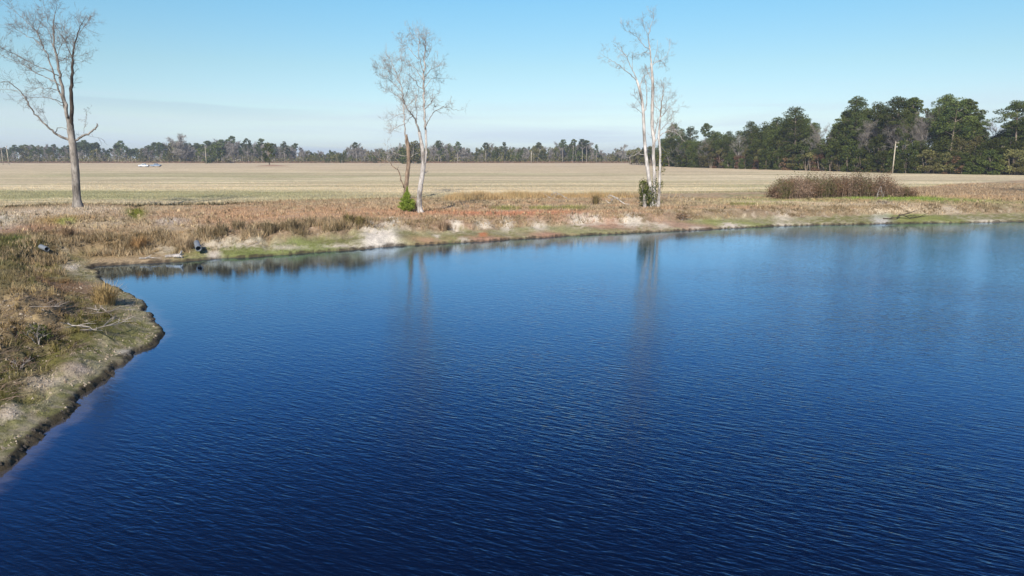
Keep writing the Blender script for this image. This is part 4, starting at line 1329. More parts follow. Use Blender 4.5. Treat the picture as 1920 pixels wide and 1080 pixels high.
gx_, gy_ = ground(789, 400, 1.3)
bare_tree('bare_tree', (789, 400),
    [(789, 400, .30), (786, 378, .25), (788, 352, .235), (792, 325, .225), (794, 300, .21), (792, 278, .185), (789, 262, .16), (786, 246, .14)],
    [
        [(792, 322, .13), (798, 298, .125), (799, 272, .12), (798, 245, .12), (796, 215, .115), (795, 185, .11), (794, 155, .095), (796, 125, .08), (797, 100, .06), (797, 80, .04), (793, 60, .012), {'off': .5, 'mat': 'bark_pale', 'from': .35, 'tw': .9}],
        [(787, 250, .12), (780, 228, .09), (773, 214, .07), (764, 205, .055), (758, 190, .04), (752, 176, .02), {'off': -1.3, 'mat': 'bark_grey', 'tw': 1.1}],
        [(794, 135, .05), (787, 112, .045), (785, 92, .035), (785, 75, .02), (783, 58, .010), {'off': -.9, 'mat': 'bark_pale', 'tw': 1.2}],
        [(797, 242, .05), (803, 227, .045), (812, 213, .04), (823, 204, .034), (835, 201, .028), (848, 204, .02), (862, 208, .01), {'off': .6, 'tw': .8, 'mat': 'bark_grey'}],
        [(794, 168, .05), (784, 160, .04), (779, 151, .035), (770, 144, .025), (762, 137, .012), {'off': -1.0}],
        [(793, 150, .045), (783, 133, .035), (772, 124, .025), (758, 122, .012), {'off': 1.2}],
        [(796, 145, .04), (806, 132, .03), (815, 126, .02), (826, 122, .01), {'off': -1.1, 'tw': 1.4}],
        [(796, 165, .04), (806, 150, .03), (816, 146, .02), (828, 148, .01), {'off': 1.1, 'tw': 1.3}],
        [(797, 112, .03), (806, 98, .02), (810, 84, .01), {'off': .7, 'tw': 1.3}],
        [(786, 112, .035), (774, 100, .028), (765, 88, .02), (755, 78, .012), (750, 70, .01), {'off': 1.2, 'tw': 1.2}],
        [(785, 85, .02), (776, 72, .015), (770, 62, .01), {'off': -.7, 'tw': 1.2}],
        [(781, 230, .05), (781, 210, .04), (780, 192, .03), (781, 175, .012), {'off': 1.0, 'tw': 1.2}],
        [(796, 205, .04), (806, 195, .03), (812, 188, .015), {'off': -1.0, 'tw': 1.2}],
        [(776, 218, .04), (768, 222, .03), (760, 232, .015), {'off': .8, 'tw': 1.2}],
        [(792, 330, .025), (800, 322, .018), (806, 312, .008), {'off': .5, 'tw': .6, 'tl': .4}],
    ], 'pale trunked bare tree with arching right limb beside the young pine', gy_, 'bark_pale', 'twig', density=1.1, tw=1.0, tr=0.012, seed=13)

# right group of three pale stems
gx_, gy_ = ground(1226, 390, 1.3)
bare_tree('bare_tree', (1222, 390),
    [(1222, 390, .24), (1222, 366, .21), (1216, 330, .19), (1211, 290, .18), (1208, 254, .17), (1207, 229, .16), (1205, 198, .15), (1200, 171, .14), (1194, 150, .10)],
    [
        [(1195, 152, .07), (1183, 140, .05), (1168, 128, .04), (1153, 117, .03), (1139, 109, .02), (1123, 97, .010), {'off': -1.2, 'tw': .8}],
        [(1194, 152, .07), (1189, 137, .055), (1180, 119, .045), (1173, 104, .04), (1164, 95, .03), (1156, 82, .010), {'off': 1.2, 'tw': .9, 'mat': 'bark_pale'}],
        [(1207, 215, .07), (1212, 195, .06), (1212, 172, .05), (1209, 150, .03), (1206, 135, .010), {'off': -.8, 'tw': 1.0, 'mat': 'bark_pale'}],
        [(1186, 130, .03), (1186, 112, .02), (1187, 95, .009), {'off': .5, 'tw': .9}],
        [(1206, 215, .035), (1195, 205, .025), (1186, 200, .01), {'off': 1.2, 'tw': 1.3}],
        [(1205, 198, .03), (1195, 188, .02), (1188, 178, .01), {'off': -1.2, 'tw': 1.3}],
        [(1210, 290, .04), (1198, 289, .035), (1185, 292, .025), (1172, 297, .012), {'off': -.6, 'tw': .6, 'mat': 'bark_pale'}],
        [(1200, 165, .05), (1203, 152, .04), (1207, 142, .02), {'off': .5, 'tw': 1.6}],
    ], 'leftmost pale bare trunk of the right group, leaning left', gy_, 'bark_pale', 'twig', density=0.95, tw=0.8, tr=0.012, seed=14)
bare_tree('bare_tree', (1230, 390),
    [(1230, 390, .27), (1227, 366, .20), (1227, 322, .18), (1225, 288, .175), (1226, 264, .18), (1223, 238, .175), (1223, 200, .17), (1224, 165, .16), (1223, 143, .14), (1221, 118, .11)],
    [
        [(1222, 122, .10), (1219, 95, .075), (1216, 66, .045), (1221, 44, .025), (1228, 30, .010), {'off': .6, 'tw': 1.0, 'mat': 'bark_pale'}],
        [(1218, 92, .045), (1205, 84, .035), (1195, 70, .028), (1180, 61, .02), (1168, 53, .010), {'off': -1.0, 'tw': 1.2}],
        [(1224, 122, .05), (1235, 113, .035), (1243, 117, .02), (1249, 125, .01), {'off': .8, 'tw': 1.7}],
        [(1225, 118, .04), (1231, 98, .03), (1233, 74, .010), {'off': -.5, 'tw': .4, 'mat': 'bark_pale'}],
        [(1232, 118, .03), (1244, 110, .022), (1254, 98, .018), (1257, 72, .008), {'off': 1.0, 'tw': .5, 'mat': 'bark_pale'}],
        [(1218, 100, .04), (1207, 98, .03), (1202, 106, .02), {'off': .9, 'tw': 1.8}],
        [(1216, 66, .03), (1208, 52, .02), (1203, 40, .01), {'off': -.8, 'tw': 1.4}],
        [(1226, 262, .06), (1230, 240, .05), (1233, 222, .03), {'off': -.5, 'tw': .8}],
        [(1226, 270, .05), (1236, 256, .04), (1250, 247, .03), (1262, 243, .02), (1278, 250, .01), {'off': -1.0, 'tw': 1.1, 'mat': 'bark_pale'}],
        [(1224, 150, .05), (1214, 135, .035), (1210, 120, .015), {'off': 1.0, 'tw': 1.1}],
    ], 'tallest and middle pale bare trunk of the right group', gy_ + 0.3, 'bark_pale', 'twig', density=0.95, tw=0.8, tr=0.012, seed=15)
bare_tree('bare_tree', (1234, 390),
    [(1234, 390, .19), (1236, 360, .14), (1237, 326, .13), (1238, 297, .12), (1237, 273, .12), (1235, 258, .12), (1236, 246, .11), (1238, 219, .085)],
    [
        [(1238, 222, .08), (1240, 200, .065), (1242, 182, .05), (1245, 168, .03), (1243, 155, .010), {'off': .4, 'tw': 1.6, 'mat': 'bark_brown'}],
        [(1238, 222, .05), (1248, 208, .035), (1256, 200, .02), (1262, 206, .01), {'off': -1.0, 'tw': 1.6}],
        [(1240, 205, .04), (1250, 192, .028), (1258, 184, .01), {'off': 1.0, 'tw': 1.6}],
        [(1239, 212, .04), (1231, 198, .028), (1228, 185, .01), {'off': 1.0, 'tw': 1.4}],
        [(1236, 246, .05), (1246, 236, .035), (1254, 226, .02), (1262, 220, .01), {'off': .8, 'tw': 1.4}],
        [(1236, 256, .05), (1250, 246, .04), (1262, 246, .03), (1274, 254, .02), (1284, 266, .01), {'off': -1.2, 'tw': 1.2, 'mat': 'bark_pale'}],
        [(1237, 273, .03), (1246, 284, .02), (1252, 300, .01), {'off': .6, 'tw': .8}],
    ], 'thin rightmost pale bare trunk of the right group with twiggy crown', gy_ - 0.3, 'bark_pale', 'twig', density=1.0, tw=1.0, tr=0.012, seed=16)

# broken stump inside the bush and ivy climbing on the trunks
p = on_ground(1208, 389)
m_ = MB()
m_.tube([(0, 0, -0.1), (0.02, 0, .5), (-0.04, 0, 1.15), (-0.08, 0.02, 1.4)], [.22, .17, .15, .05], 9, bumpy=.1)
tag(m_.obj('tree_stump', M['bark_pale'], loc=(p[0], p[1] - 0.2, p[2])), 'broken pale stump standing inside the bush left of the trunks', 'stump')
lf = MB(); y0 = gy_ - 0.1
for px_, py_, sp in ((1228, 362, .35), (1229, 345, .3), (1227, 378, .4), (1240, 292, .3), (1241, 306, .3), (1239, 318, .2), (1237, 345, .2), (1222, 384, .35), (1216, 372, .3)):
    c = at_y(px_, py_, y0)
    lf.leaves(c + rng.normal(0, sp, (90, 3)), 0.15, 0.6)
tag(lf.obj('climbing_ivy', M['ivy'], smooth=False), 'green climbing ivy on the three right pale trunks', 'ivy')

# ------------------------------------------------------------------ woodland prototypes (unit: metres, about 20 m tall)
def pine_parts(H=20.0, crown=0.5, width=5.5, n=4200, size=0.5, lobes=22, top=1.0, limbs=True):
    tk = MB(); lf = MB()
    lx, ly = rng.normal(0, 0.5, 2)
    trunk = spline([(0, 0, -0.5), (lx * .3, ly * .3, H * .35), (lx * .7, ly * .7, H * .7), (lx, ly, H * .97)], 3)
    tk.tube(trunk, np.interp(np.linspace(0, 1, len(trunk)), [0, .15, 1], [H * .016, H * .0125, H * .003]), 6)
    z0 = H * (1 - crown)
    for k in range(lobes):
        f_ = (k + rng.uniform(0, 1)) / lobes
        z = z0 + (H * 0.97 - z0) * f_
        a = k * 2.4 + rng.uniform(-.6, .6)
        env = math.sin(math.pi * min(1, (0.22 + 0.78 * f_))) ** 0.7 if f_ > .3 else 0.75 + .25 * f_
        rr = width * 0.5 * env * rng.uniform(0.35, 1.0)
        t = np.interp(z, trunk[:, 2], trunk[:, 0]), np.interp(z, trunk[:, 2], trunk[:, 1])
        c = np.array([t[0] + rr * math.cos(a), t[1] + rr * math.sin(a), z + rr * .15])
        if limbs:
            tk.tube([(t[0], t[1], z - rr * .25), (np.array([t[0], t[1], z]) + c) / 2, c], [H * .004, H * .003, H * .0015], 3, cap=False)
        m_ = int(n / lobes)
        u = rng.normal(size=(m_, 3)); u /= np.linalg.norm(u, axis=1, keepdims=True)
        R_ = width * rng.uniform(0.12, 0.25)
        p = c + u * rng.uniform(0.35, 1, (m_, 1)) ** .6 * np.array([R_, R_, R_ * .55])
        lf.leaves(p, size, 0.42, upbias=0.2, tint=np.clip(rng.uniform(0, 1, m_) * .6 + rng.uniform(0, .4), 0, 1))
    return tk, lf


def broad_parts(H=12.0, W=11.0, n=5200, size=0.42, lobes=34, base=0.08):
    tk = MB(); lf = MB()
    for k in range(4):
        a = rng.uniform(0, 6.28)
        tk.tube(spline([(0.15 * math.cos(a), 0.15 * math.sin(a), -.4), (.6 * math.cos(a), .6 * math.sin(a), H * .3), (W * .2 * math.cos(a), W * .2 * math.sin(a), H * .7)], 3), np.linspace(H * .02, H * .006, 7), 5)
    for k in range(lobes):
        a = rng.uniform(0, 6.28); f_ = rng.uniform(0, 1)
        z = H * (base + (0.9 - base) * f_)
        env = math.sqrt(max(0.02, 1 - (max(0, f_ - .35) / .68) ** 2)) * min(1, .65 + f_)
        rr = W * .5 * env * math.sqrt(rng.uniform(.25, 1)) * .8
        c = np.array([rr * math.cos(a), rr * math.sin(a), z])
        m_ = n // lobes
        u = rng.normal(size=(m_, 3)); u /= np.linalg.norm(u, axis=1, keepdims=True)
        R_ = W * rng.uniform(.10, .17)
        p = c + u * rng.uniform(.3, 1, (m_, 1)) ** .6 * np.array([R_, R_, R_ * .8])
        p[:, 2] = np.maximum(p[:, 2], rng.uniform(0, .5, m_))
        lf.leaves(p, size, 0.5, tint=np.clip(rng.uniform(0, 1, m_) * .6 + rng.uniform(0, .4), 0, 1))
    return tk, lf


def bare_parts(H=16.0, W=8.0, limbs=15, depth=3, r0=0.014, fork=0.35, mass=2200, msize=0.9, maspect=0.045):
    tk = MB(); tw = MB()
    lx, ly = rng.normal(0, .5, 2)
    trunk = spline([(0, 0, -.5), (lx * .4, ly * .4, H * .3), (lx, ly, H * .6), (lx * 1.3, ly * .8, H * .92)], 3)
    tk.tube(trunk, np.linspace(H * r0, H * r0 * .2, len(trunk)), 6)
    for k in range(limbs):
        f_ = fork + (0.95 - fork) * (k + rng.uniform(0, 1)) / limbs
        i = min(int(f_ * (len(trunk) - 1)), len(trunk) - 2)
        a = k * 2.4 + rng.uniform(-.5, .5)
        d = np.array([math.cos(a), math.sin(a), rng.uniform(.6, 1.4)])
        grow(tw, trunk[i], d, W * .5 * rng.uniform(.7, 1.15) * (1.25 - .5 * f_), H * r0 * .42, depth, 3, .25, .05, .55, 4)
    if mass:      # the finest twigs, as slivers round the ends of the branches
        v = np.vstack(tw.v); v = v[v[:, 2] > H * .25]
        c_ = v[rng.integers(0, len(v), mass)] + rng.normal(0, W * .045, (mass, 3))
        tw.leaves(c_, msize, maspect, upbias=1.2)
    return tk, tw


def proto(tk, lf, tm, lm):
    a = tk.mesh('trunk', [M[tm]]); b = lf.mesh('crown', [M[lm]], smooth=False)
    # joined version for trees too far away to show their parts
    nv = len(a.vertices)
    va = np.empty(nv * 3, np.float32); a.vertices.foreach_get('co', va)
    vb = np.empty(len(b.vertices) * 3, np.float32); b.vertices.foreach_get('co', vb)
    return {'tm': tm, 'lm': lm, 'a': a, 'b': b, 'tk': tk, 'lf': lf, 'j': None}


def joined(pr):
    if pr['j'] is None:
        tk, lf = pr['tk'], pr['lf']
        v = np.vstack(tk.v + lf.v); off = tk.n
        f = []; mi = []
        for src, o, m_ in ((tk, 0, 0), (lf, off, 1)):
            if src.q:
                q = np.vstack(src.q) + o; f.append(q); mi.append(np.full(len(q), m_))
            if src.t:
                q = np.vstack(src.t) + o; f.append(q); mi.append(np.full(len(q), m_))
        pr['j'] = np_mesh('tree', v, f, [M[pr['tm']], M[pr['lm']]], mat_idx=np.concatenate(mi), smooth=False, tint=np.concatenate(tk.tv + lf.tv))
    return pr['j']


P_PINE = [proto(*pine_parts(20, cr, w, 5600, .37, int(lo * 1.3)), 'pine_bark', 'needle') for cr, w, lo in ((.50, 6.5, 24), (.38, 7.0, 18), (.62, 6.0, 28), (.45, 8.0, 22), (.75, 7.0, 34), (.33, 5.5, 14))]
P_BROAD = [proto(*broad_parts(12, 11, 5600, .40, 36), 'pine_bark', 'leaf_dark'), proto(*broad_parts(12, 9, 4600, .40, 30), 'pine_bark', 'leaf_dark'), proto(*broad_parts(12, 10, 4600, .42, 28), 'pine_bark', 'leaf_olive')]
P_SHRUB = [proto(*broad_parts(4.5, 6.0, 1700, .34, 16, .02), 'pine_bark', 'leaf_dark'), proto(*broad_parts(4.5, 5.0, 1500, .34, 14, .02), 'pine_bark', 'leaf_olive'), proto(*broad_parts(4.0, 5.5, 1300, .30, 14, .02), 'pine_bark', 'leaf_brown')]
P_BARE = [proto(*bare_parts(16, 9, 13, 3), 'wood_bark', 'twig_mass'), proto(*bare_parts(16, 6.5, 12, 3, .012, .45), 'wood_bark', 'twig_mass'), proto(*bare_parts(16, 11, 14, 3, .016, .25), 'wood_bark', 'twig_mass')]
# far line: same shapes, distance haze put into paler blue green needles, coarser leaves
P_FPINE = [proto(*pine_parts(20, cr, w, 1500, .85, lo, limbs=False), 'wood_bark', 'needle_haze') for cr, w, lo in ((.45, 7, 16), (.35, 8, 12), (.6, 6.5, 18), (.28, 6, 9), (.7, 7.5, 20))]
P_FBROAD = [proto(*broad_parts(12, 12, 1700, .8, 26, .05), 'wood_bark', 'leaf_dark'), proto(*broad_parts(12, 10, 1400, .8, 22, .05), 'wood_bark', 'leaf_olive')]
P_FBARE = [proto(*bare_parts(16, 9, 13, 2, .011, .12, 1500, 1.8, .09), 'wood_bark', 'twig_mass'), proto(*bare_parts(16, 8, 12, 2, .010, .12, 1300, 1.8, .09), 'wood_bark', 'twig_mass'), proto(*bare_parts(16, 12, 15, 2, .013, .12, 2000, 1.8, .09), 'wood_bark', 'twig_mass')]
HREF = {id(p): h for ps, h in ((P_PINE, 20), (P_BROAD, 12), (P_SHRUB, 4.6), (P_BARE, 16.5), (P_FPINE, 20), (P_FBROAD, 12), (P_FBARE, 16.5)) for p in ps}


def tree_at(pr, name, X, Y, h, label, cat, group, parts=True, wide=1.0):
    s = h / HREF[id(pr)]
    z = 1.2
    if parts:
        r = empty(name, (X, Y, z), label, cat, group, random.uniform(0, 6.28), s)
        r.scale = (s * wide, s * wide, s)
        link_mesh('trunk', pr['a'], r)
        link_mesh('crown', pr['b'], r)
        return r
    o = link_mesh(name, joined(pr), loc=(X, Y, z))
    o.rotation_euler = (0, 0, random.uniform(0, 6.28)); o.scale = (s * wide, s * wide, s)
    return tag(o, label, cat, group)


# right wood: front edge and top line read from the photograph
WB = [(1180, 308.5), (1240, 312), (1300, 314.5), (1500, 320), (1700, 325.5), (1920, 329), (2300, 334)]
WT = [(1185, 290), (1200, 276), (1222, 262), (1240, 240), (1262, 230), (1285, 238), (1300, 262), (1315, 244), (1330, 234), (1345, 240), (1360, 236), (1400, 230), (1440, 220), (1470, 212), (1482, 202), (1505, 204), (1525, 232),
      (1545, 244), (1560, 232), (1575, 206), (1597, 186), (1612, 192), (1640, 198), (1665, 190), (1690, 186), (1712, 190), (1728, 214), (1745, 182), (1770, 186), (1805, 192), (1818, 212), (1832, 236), (1850, 242), (1875, 232), (1892, 200), (1920, 196), (2000, 190), (2200, 200)]


def wood_edge(px):
    py = np.interp(px, [a for a, b in WB], [b for a, b in WB])
    return ground(px, py, 1.2)


def wood_top(px):
    return float(np.interp(px, [a for a, b in WT], [b for a, b in WT]))


def in_wood(px, back, top_px, pr, name, label, cat, group=None, wide=1.0, hmax=99):
    """stand a tree 'back' metres behind the wood's edge, reaching the given picture height"""
    x, y = wood_edge(px)
    k = 1 + back / math.hypot(x, y)
    X, Y = x * k, y * k
    h = at_y(px, top_px, Y)[2] - 1.2
    return tree_at(pr, name, X, Y, min(h, hmax), label, cat, group, True, wide)


# trees that stand out one by one
solo = [
    (1258, 8, 232, P_PINE[1], 'pine_tree', 'round topped pine at the left end of the right wood, behind the pale trunks', 'pine tree', 1.1),
    (1290, 14, 237, P_PINE[3], 'pine_tree', 'second pine from the left end of the right wood, spreading top', 'pine tree', 1.0),
    (1321, 26, 230, P_PINE[5], 'pine_tree', 'small round pine top poking up in the dip of the right wood', 'pine tree', 1.0),
    (1405, 10, 226, P_PINE[4], 'pine_tree', 'dense green pine in the sloping left half of the right wood', 'pine tree', 1.2),
    (1448, 8, 218, P_PINE[4], 'pine_tree', 'tall bushy pine just left of the dense peaked pine', 'pine tree', 1.2),
    (1490, 4, 199, P_PINE[4], 'pine_tree', 'dense peaked pine left of the gap in the right wood', 'pine tree', 1.5),
    (1520, 8, 228, P_PINE[2], 'pine_tree', 'shorter green pine on the right shoulder of the peaked pine', 'pine tree', 1.2),
    (1575, 5, 206, P_PINE[2], 'pine_tree', 'leaning edge pine just right of the gap in the wood', 'pine tree', 1.2),
    (1600, 7, 181, P_PINE[1], 'pine_tree', 'round topped tall pine at the left end of the tallest stand', 'pine tree', 1.0),
    (1640, 12, 192, P_PINE[3], 'pine_tree', 'pine right of the round topped tall pine, loose crown', 'pine tree', 1.0),
    (1680, 6, 181, P_PINE[1], 'pine_tree', 'flat topped pine left of the utility pole top', 'pine tree', 1.25),
    (1704, 9, 180, P_PINE[5], 'pine_tree', 'narrow topped pine behind the utility pole', 'pine tree', 1.1),
    (1753, 8, 177, P_PINE[1], 'pine_tree', 'tallest dark topped pine of the right wood', 'pine tree', 0.95),
    (1776, 1, 184, P_PINE[3], 'pine_tree', 'tall pine with long pale bare trunk and wide crown', 'pine tree', 1.15),
    (1802, 5, 183, P_PINE[5], 'pine_tree', 'slender pine right of the long trunked pine', 'pine tree', 1.3),
    (1822, 10, 212, P_PINE[0], 'pine_tree', 'lower pine at the right end of the tallest stand', 'pine tree', 1.0),
    (1900, 4, 188, P_PINE[1], 'pine_tree', 'big spreading pine at the right picture edge', 'pine tree', 1.3),
    (1922, 8, 196, P_PINE[3], 'pine_tree', 'pine cut by the right picture edge, behind the spreading one', 'pine tree', 1.2),
    (1858, 14, 228, P_BARE[0], 'bare_tree', 'grey leafless tree in the low gap before the right picture edge', 'tree', 1.2),
    (1528, 3, 232, P_BARE[0], 'bare_tree', 'pale leafless tree filling the gap right of the peaked pine', 'tree', 1.0),
    (1325, 2, 262, P_BARE[2], 'bare_tree', 'wide grey leafless tree at the wood edge below the dip', 'tree', 1.0),
    (1381, 1, 258, P_BARE[2], 'bare_tree', 'reddish leafless tree at the edge of the dark wood', 'tree', .9),
    (1614, 2, 222, P_BARE[1], 'bare_tree', 'narrow grey leafless tree below the round topped pine', 'tree', 1.0),
    (1727, 6, 205, P_BARE[0], 'bare_tree', 'leafless tree between the flat topped and tallest pines', 'tree', .9),
    (1558, 3, 236, P_BARE[1], 'bare_tree', 'grey leafless tree at the left foot of the tallest stand', 'tree', 1.0),
    (1277, -1, 268, P_BARE[0], 'bare_tree', 'leafless grey tree in front of the left end pines', 'tree', 1.0),
]
for px_, bk, tp_, pr, nm, lb, ct, wd_ in solo:
    in_wood(px_, bk, tp_, pr, nm, lb, ct, 'trees along the edge of the right wood', wd_)
def region(q, marks):
    for x_, t in marks:
        if q < x_:
            return t
    return marks[-1][1]


WREG = [(1300, 'at the left end of the right wood'), (1400, 'in the low sloping part of the right wood'), (1535, 'around the dense peaked pine'),
        (1640, 'under the round topped tall pine'), (1740, 'behind the tall utility pole'), (1835, 'around the long trunked pine'), (9999, 'at the right picture edge')]
FREG = [(140, 'left of the big left tree'), (260, 'between big left tree and trucks'), (370, 'around the parked trucks'), (490, 'around the rounded dark evergreen'), (600, 'right of the lone dark tree'),
        (700, 'left of the middle bare trees'), (880, 'right of the middle bare trees'), (1010, 'around the middle utility pole'), (1130, 'in the tall far clump'), (9999, 'behind the right bare trees')]
# fill: rows behind and between, each a tree of its own
px_ = 1242.0
while px_ < 2000:
    for bk in (6, 16, 30):
        q = px_ + random.uniform(-7, 7)
        tp_ = wood_top(q) + random.uniform(6, 26) + (8 if bk < 10 else 0)
        k_ = random.random()
        if q < 1530:
            pr = P_PINE[4] if k_ < .5 else (P_PINE[2] if k_ < .8 else P_BROAD[0])
        else:
            pr = random.choice(P_PINE[:5]) if k_ < .72 else (P_BARE[random.randrange(2)] if k_ < .85 else P_BROAD[1])
        ct = 'tree'
        if pr in P_PINE:
            nm, lb, ct = 'pine_tree', ('green pine near the front, ' if bk == 6 else 'green pine crowded behind others ') + region(q, WREG), 'pine tree'
        elif pr in P_BARE:
            nm, lb = 'bare_tree', 'leafless grey tree crowded ' + region(q, WREG)
        else:
            nm, lb = 'evergreen_tree', 'dark broadleaved evergreen crowded ' + region(q, WREG)
        in_wood(q, bk, tp_, pr, nm, lb, ct, 'trees crowded ' + region(q, WREG), random.uniform(.9, 1.25))
    px_ += random.uniform(13, 20) * (0.5 if px_ < 1340 else 0.75 if px_ < 1500 else 1.1)
# understorey: evergreen bushes and young trees down to the ground
px_ = 1186.0
while px_ < 1990:
    for bk, lo, hi in ((-1.5, 276, 296), (3, 250, 280)):
        q = px_ + random.uniform(-5, 5)
        x, y = wood_edge(q)
        if q < 1250:
            tp_ = random.uniform(272, 290); pr = random.choice((P_BROAD[2], P_SHRUB[1], P_BROAD[1]))
        else:
            tp_ = random.uniform(lo, hi)
            pr = random.choice((P_BROAD[0], P_BROAD[1], P_BROAD[2], P_BROAD[1], P_SHRUB[0])) if bk > 0 else random.choice((P_SHRUB[0], P_SHRUB[1], P_BROAD[1], P_BROAD[0], P_SHRUB[0], P_BROAD[1], P_SHRUB[0], P_SHRUB[2]))
        col_ = {id(P_SHRUB[2]): 'brown withered', id(P_SHRUB[1]): 'olive green', id(P_BROAD[2]): 'olive green'}.get(id(pr), 'dark green')
        in_wood(q, bk, tp_, pr, 'understorey_bush', col_ + (' bush in front ' if bk < 0 else ' bush behind others ') + region(q, WREG), 'bush', 'bushes low ' + region(q, WREG), random.uniform(.8, 1.2), 13)
    px_ += random.uniform(9, 15)

# ------------------------------------------------------------------ far tree line across the field
FT = [(-60, 268), (0, 272), (60, 270), (130, 270), (160, 262), (180, 266), (200, 276), (230, 264), (250, 276), (275, 272), (300, 264), (320, 268), (345, 262), (375, 268), (395, 262), (410, 262), (440, 256), (452, 266), (475, 268), (500, 260), (520, 268),
      (540, 268), (560, 272), (590, 280), (620, 276), (640, 280), (668, 268), (690, 276), (730, 274), (770, 262), (800, 272), (825, 264), (860, 268), (885, 276), (910, 270), (940, 268), (960, 272), (990, 270), (1010, 266), (1025, 274),
      (1050, 262), (1075, 262), (1095, 262), (1112, 272), (1130, 280), (1160, 276), (1190, 280), (1230, 280)]


def far_top(px):
    return float(np.interp(px, [a for a, b in FT], [b for a, b in FT]))


def far_tree(px, dist, top_px, pr, name, label, cat, group, wide=1.0):
    r_ = ray(px, 300); X = r_[0] / r_[1] * dist
    h = at_y(px, top_px, dist)[2] - 1.2
    return tree_at(pr, name, X, dist, h, label, cat, group, False, wide)


G_FAR = 'trees of the far tree line'
fsolo = [
    (162, 595, 262, P_FPINE[0], 'pine_tree', 'dark pine top just right of the big left tree, far line'), (182, 590, 266, P_FPINE[3], 'pine_tree', 'small round pine top second right of the big left tree'),
    (228, 590, 263, P_FPINE[1], 'pine_tree', 'flat topped far pine above the left of the parked trucks'), (302, 590, 266, P_FPINE[0], 'pine_tree', 'far pine directly behind the parked trucks'),
    (338, 575, 257, P_FBARE[2], 'bare_tree', 'large grey leafless tree right of the parked trucks'), (327, 585, 264, P_FBROAD[1], 'evergreen_tree', 'olive tree at the left shoulder of the large grey leafless tree'),
    (395, 545, 262, P_FBROAD[0], 'evergreen_tree', 'wide rounded dark evergreen behind the lone utility pole'), (416, 585, 261, P_FPINE[1], 'pine_tree', 'spreading pine right behind the rounded evergreen'),
    (440, 590, 254, P_FPINE[3], 'pine_tree', 'tallest slender pine of the far left tree line'), (466, 588, 259, P_FPINE[0], 'pine_tree', 'pine left of the lone dark tree in the field'),
    (493, 590, 259, P_FPINE[3], 'pine_tree', 'thin pine top just left above the lone dark tree'), (534, 588, 265, P_FPINE[2], 'pine_tree', 'columnar dark pine right of the lone dark tree'),
    (557, 590, 268, P_FPINE[3], 'pine_tree', 'small far pine second right of the lone dark tree'), (669, 585, 266, P_FPINE[3], 'pine_tree', 'lone spreading pine top left of the middle bare trees'),
    (822, 585, 263, P_FPINE[1], 'pine_tree', 'twin topped far pine right of the middle bare trees'), (858, 585, 265, P_FPINE[0], 'pine_tree', 'full far pine second right of the middle bare trees'),
    (910, 585, 267, P_FPINE[1], 'pine_tree', 'wide far pine halfway between the middle and right trees'), (945, 585, 266, P_FPINE[4], 'pine_tree', 'dense dark far pine left of the middle utility pole'),
    (1010, 585, 266, P_FPINE[3], 'pine_tree', 'narrow far pine right of the middle utility pole'), (1055, 580, 261, P_FPINE[1], 'pine_tree', 'first tall pine of the clump left of the right trees'),
    (1074, 580, 260, P_FPINE[3], 'pine_tree', 'second tall pine of the clump left of the right trees'), (1092, 580, 260, P_FPINE[1], 'pine_tree', 'third tall pine of the clump left of the right trees'),
    (1100, 580, 262, P_FPINE[3], 'pine_tree', 'fourth tall pine of the clump left of the right trees'), (1118, 585, 271, P_FPINE[2], 'pine_tree', 'low dense pine closing the clump on its right'),
    (1165, 585, 272, P_FBARE[0], 'bare_tree', 'reddish leafless tree in the low far line near the right trees'), (775, 500, 262, P_FBROAD[1], 'evergreen_tree', 'olive tree seen between the two middle trunks'), (765, 505, 268, P_FBROAD[0], 'evergreen_tree', 'dark tree seen left of the brown middle trunk'),
]
for px_, D_, tp_, pr, nm, lb in fsolo:
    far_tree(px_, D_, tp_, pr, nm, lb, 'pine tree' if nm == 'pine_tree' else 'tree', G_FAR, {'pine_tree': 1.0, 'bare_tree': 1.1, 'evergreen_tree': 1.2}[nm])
cnt = {'p': 0, 'b': 0, 'e': 0}
px_ = -70.0
while px_ < 1270:
    for row, D_ in enumerate((588, 606, 630, 665)):
        q = px_ + random.uniform(-6, 6)
        tp_ = far_top(q) + random.uniform(0, 9) + (7 if row == 0 else 0)
        k_ = random.random() - (0.25 if q < 330 else 0) - (0.08 if row > 1 else 0)
        D2 = D_ + random.uniform(-6, 6)
        if k_ < 0.36 and cnt['p'] < 175:
            cnt['p'] += 1
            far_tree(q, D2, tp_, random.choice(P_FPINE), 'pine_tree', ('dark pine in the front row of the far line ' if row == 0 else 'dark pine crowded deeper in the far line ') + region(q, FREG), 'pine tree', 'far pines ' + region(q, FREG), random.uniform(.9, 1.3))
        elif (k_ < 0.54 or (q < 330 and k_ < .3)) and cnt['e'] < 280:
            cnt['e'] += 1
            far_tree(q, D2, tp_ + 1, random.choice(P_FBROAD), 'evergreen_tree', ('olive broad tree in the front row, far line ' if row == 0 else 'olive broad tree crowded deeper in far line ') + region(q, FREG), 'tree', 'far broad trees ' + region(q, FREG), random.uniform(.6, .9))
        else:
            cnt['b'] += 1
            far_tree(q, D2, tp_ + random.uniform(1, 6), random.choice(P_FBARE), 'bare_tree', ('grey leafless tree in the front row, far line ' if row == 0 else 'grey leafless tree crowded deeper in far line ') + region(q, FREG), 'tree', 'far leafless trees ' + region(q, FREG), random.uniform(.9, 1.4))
    px_ += random.uniform(7.0, 10.0)
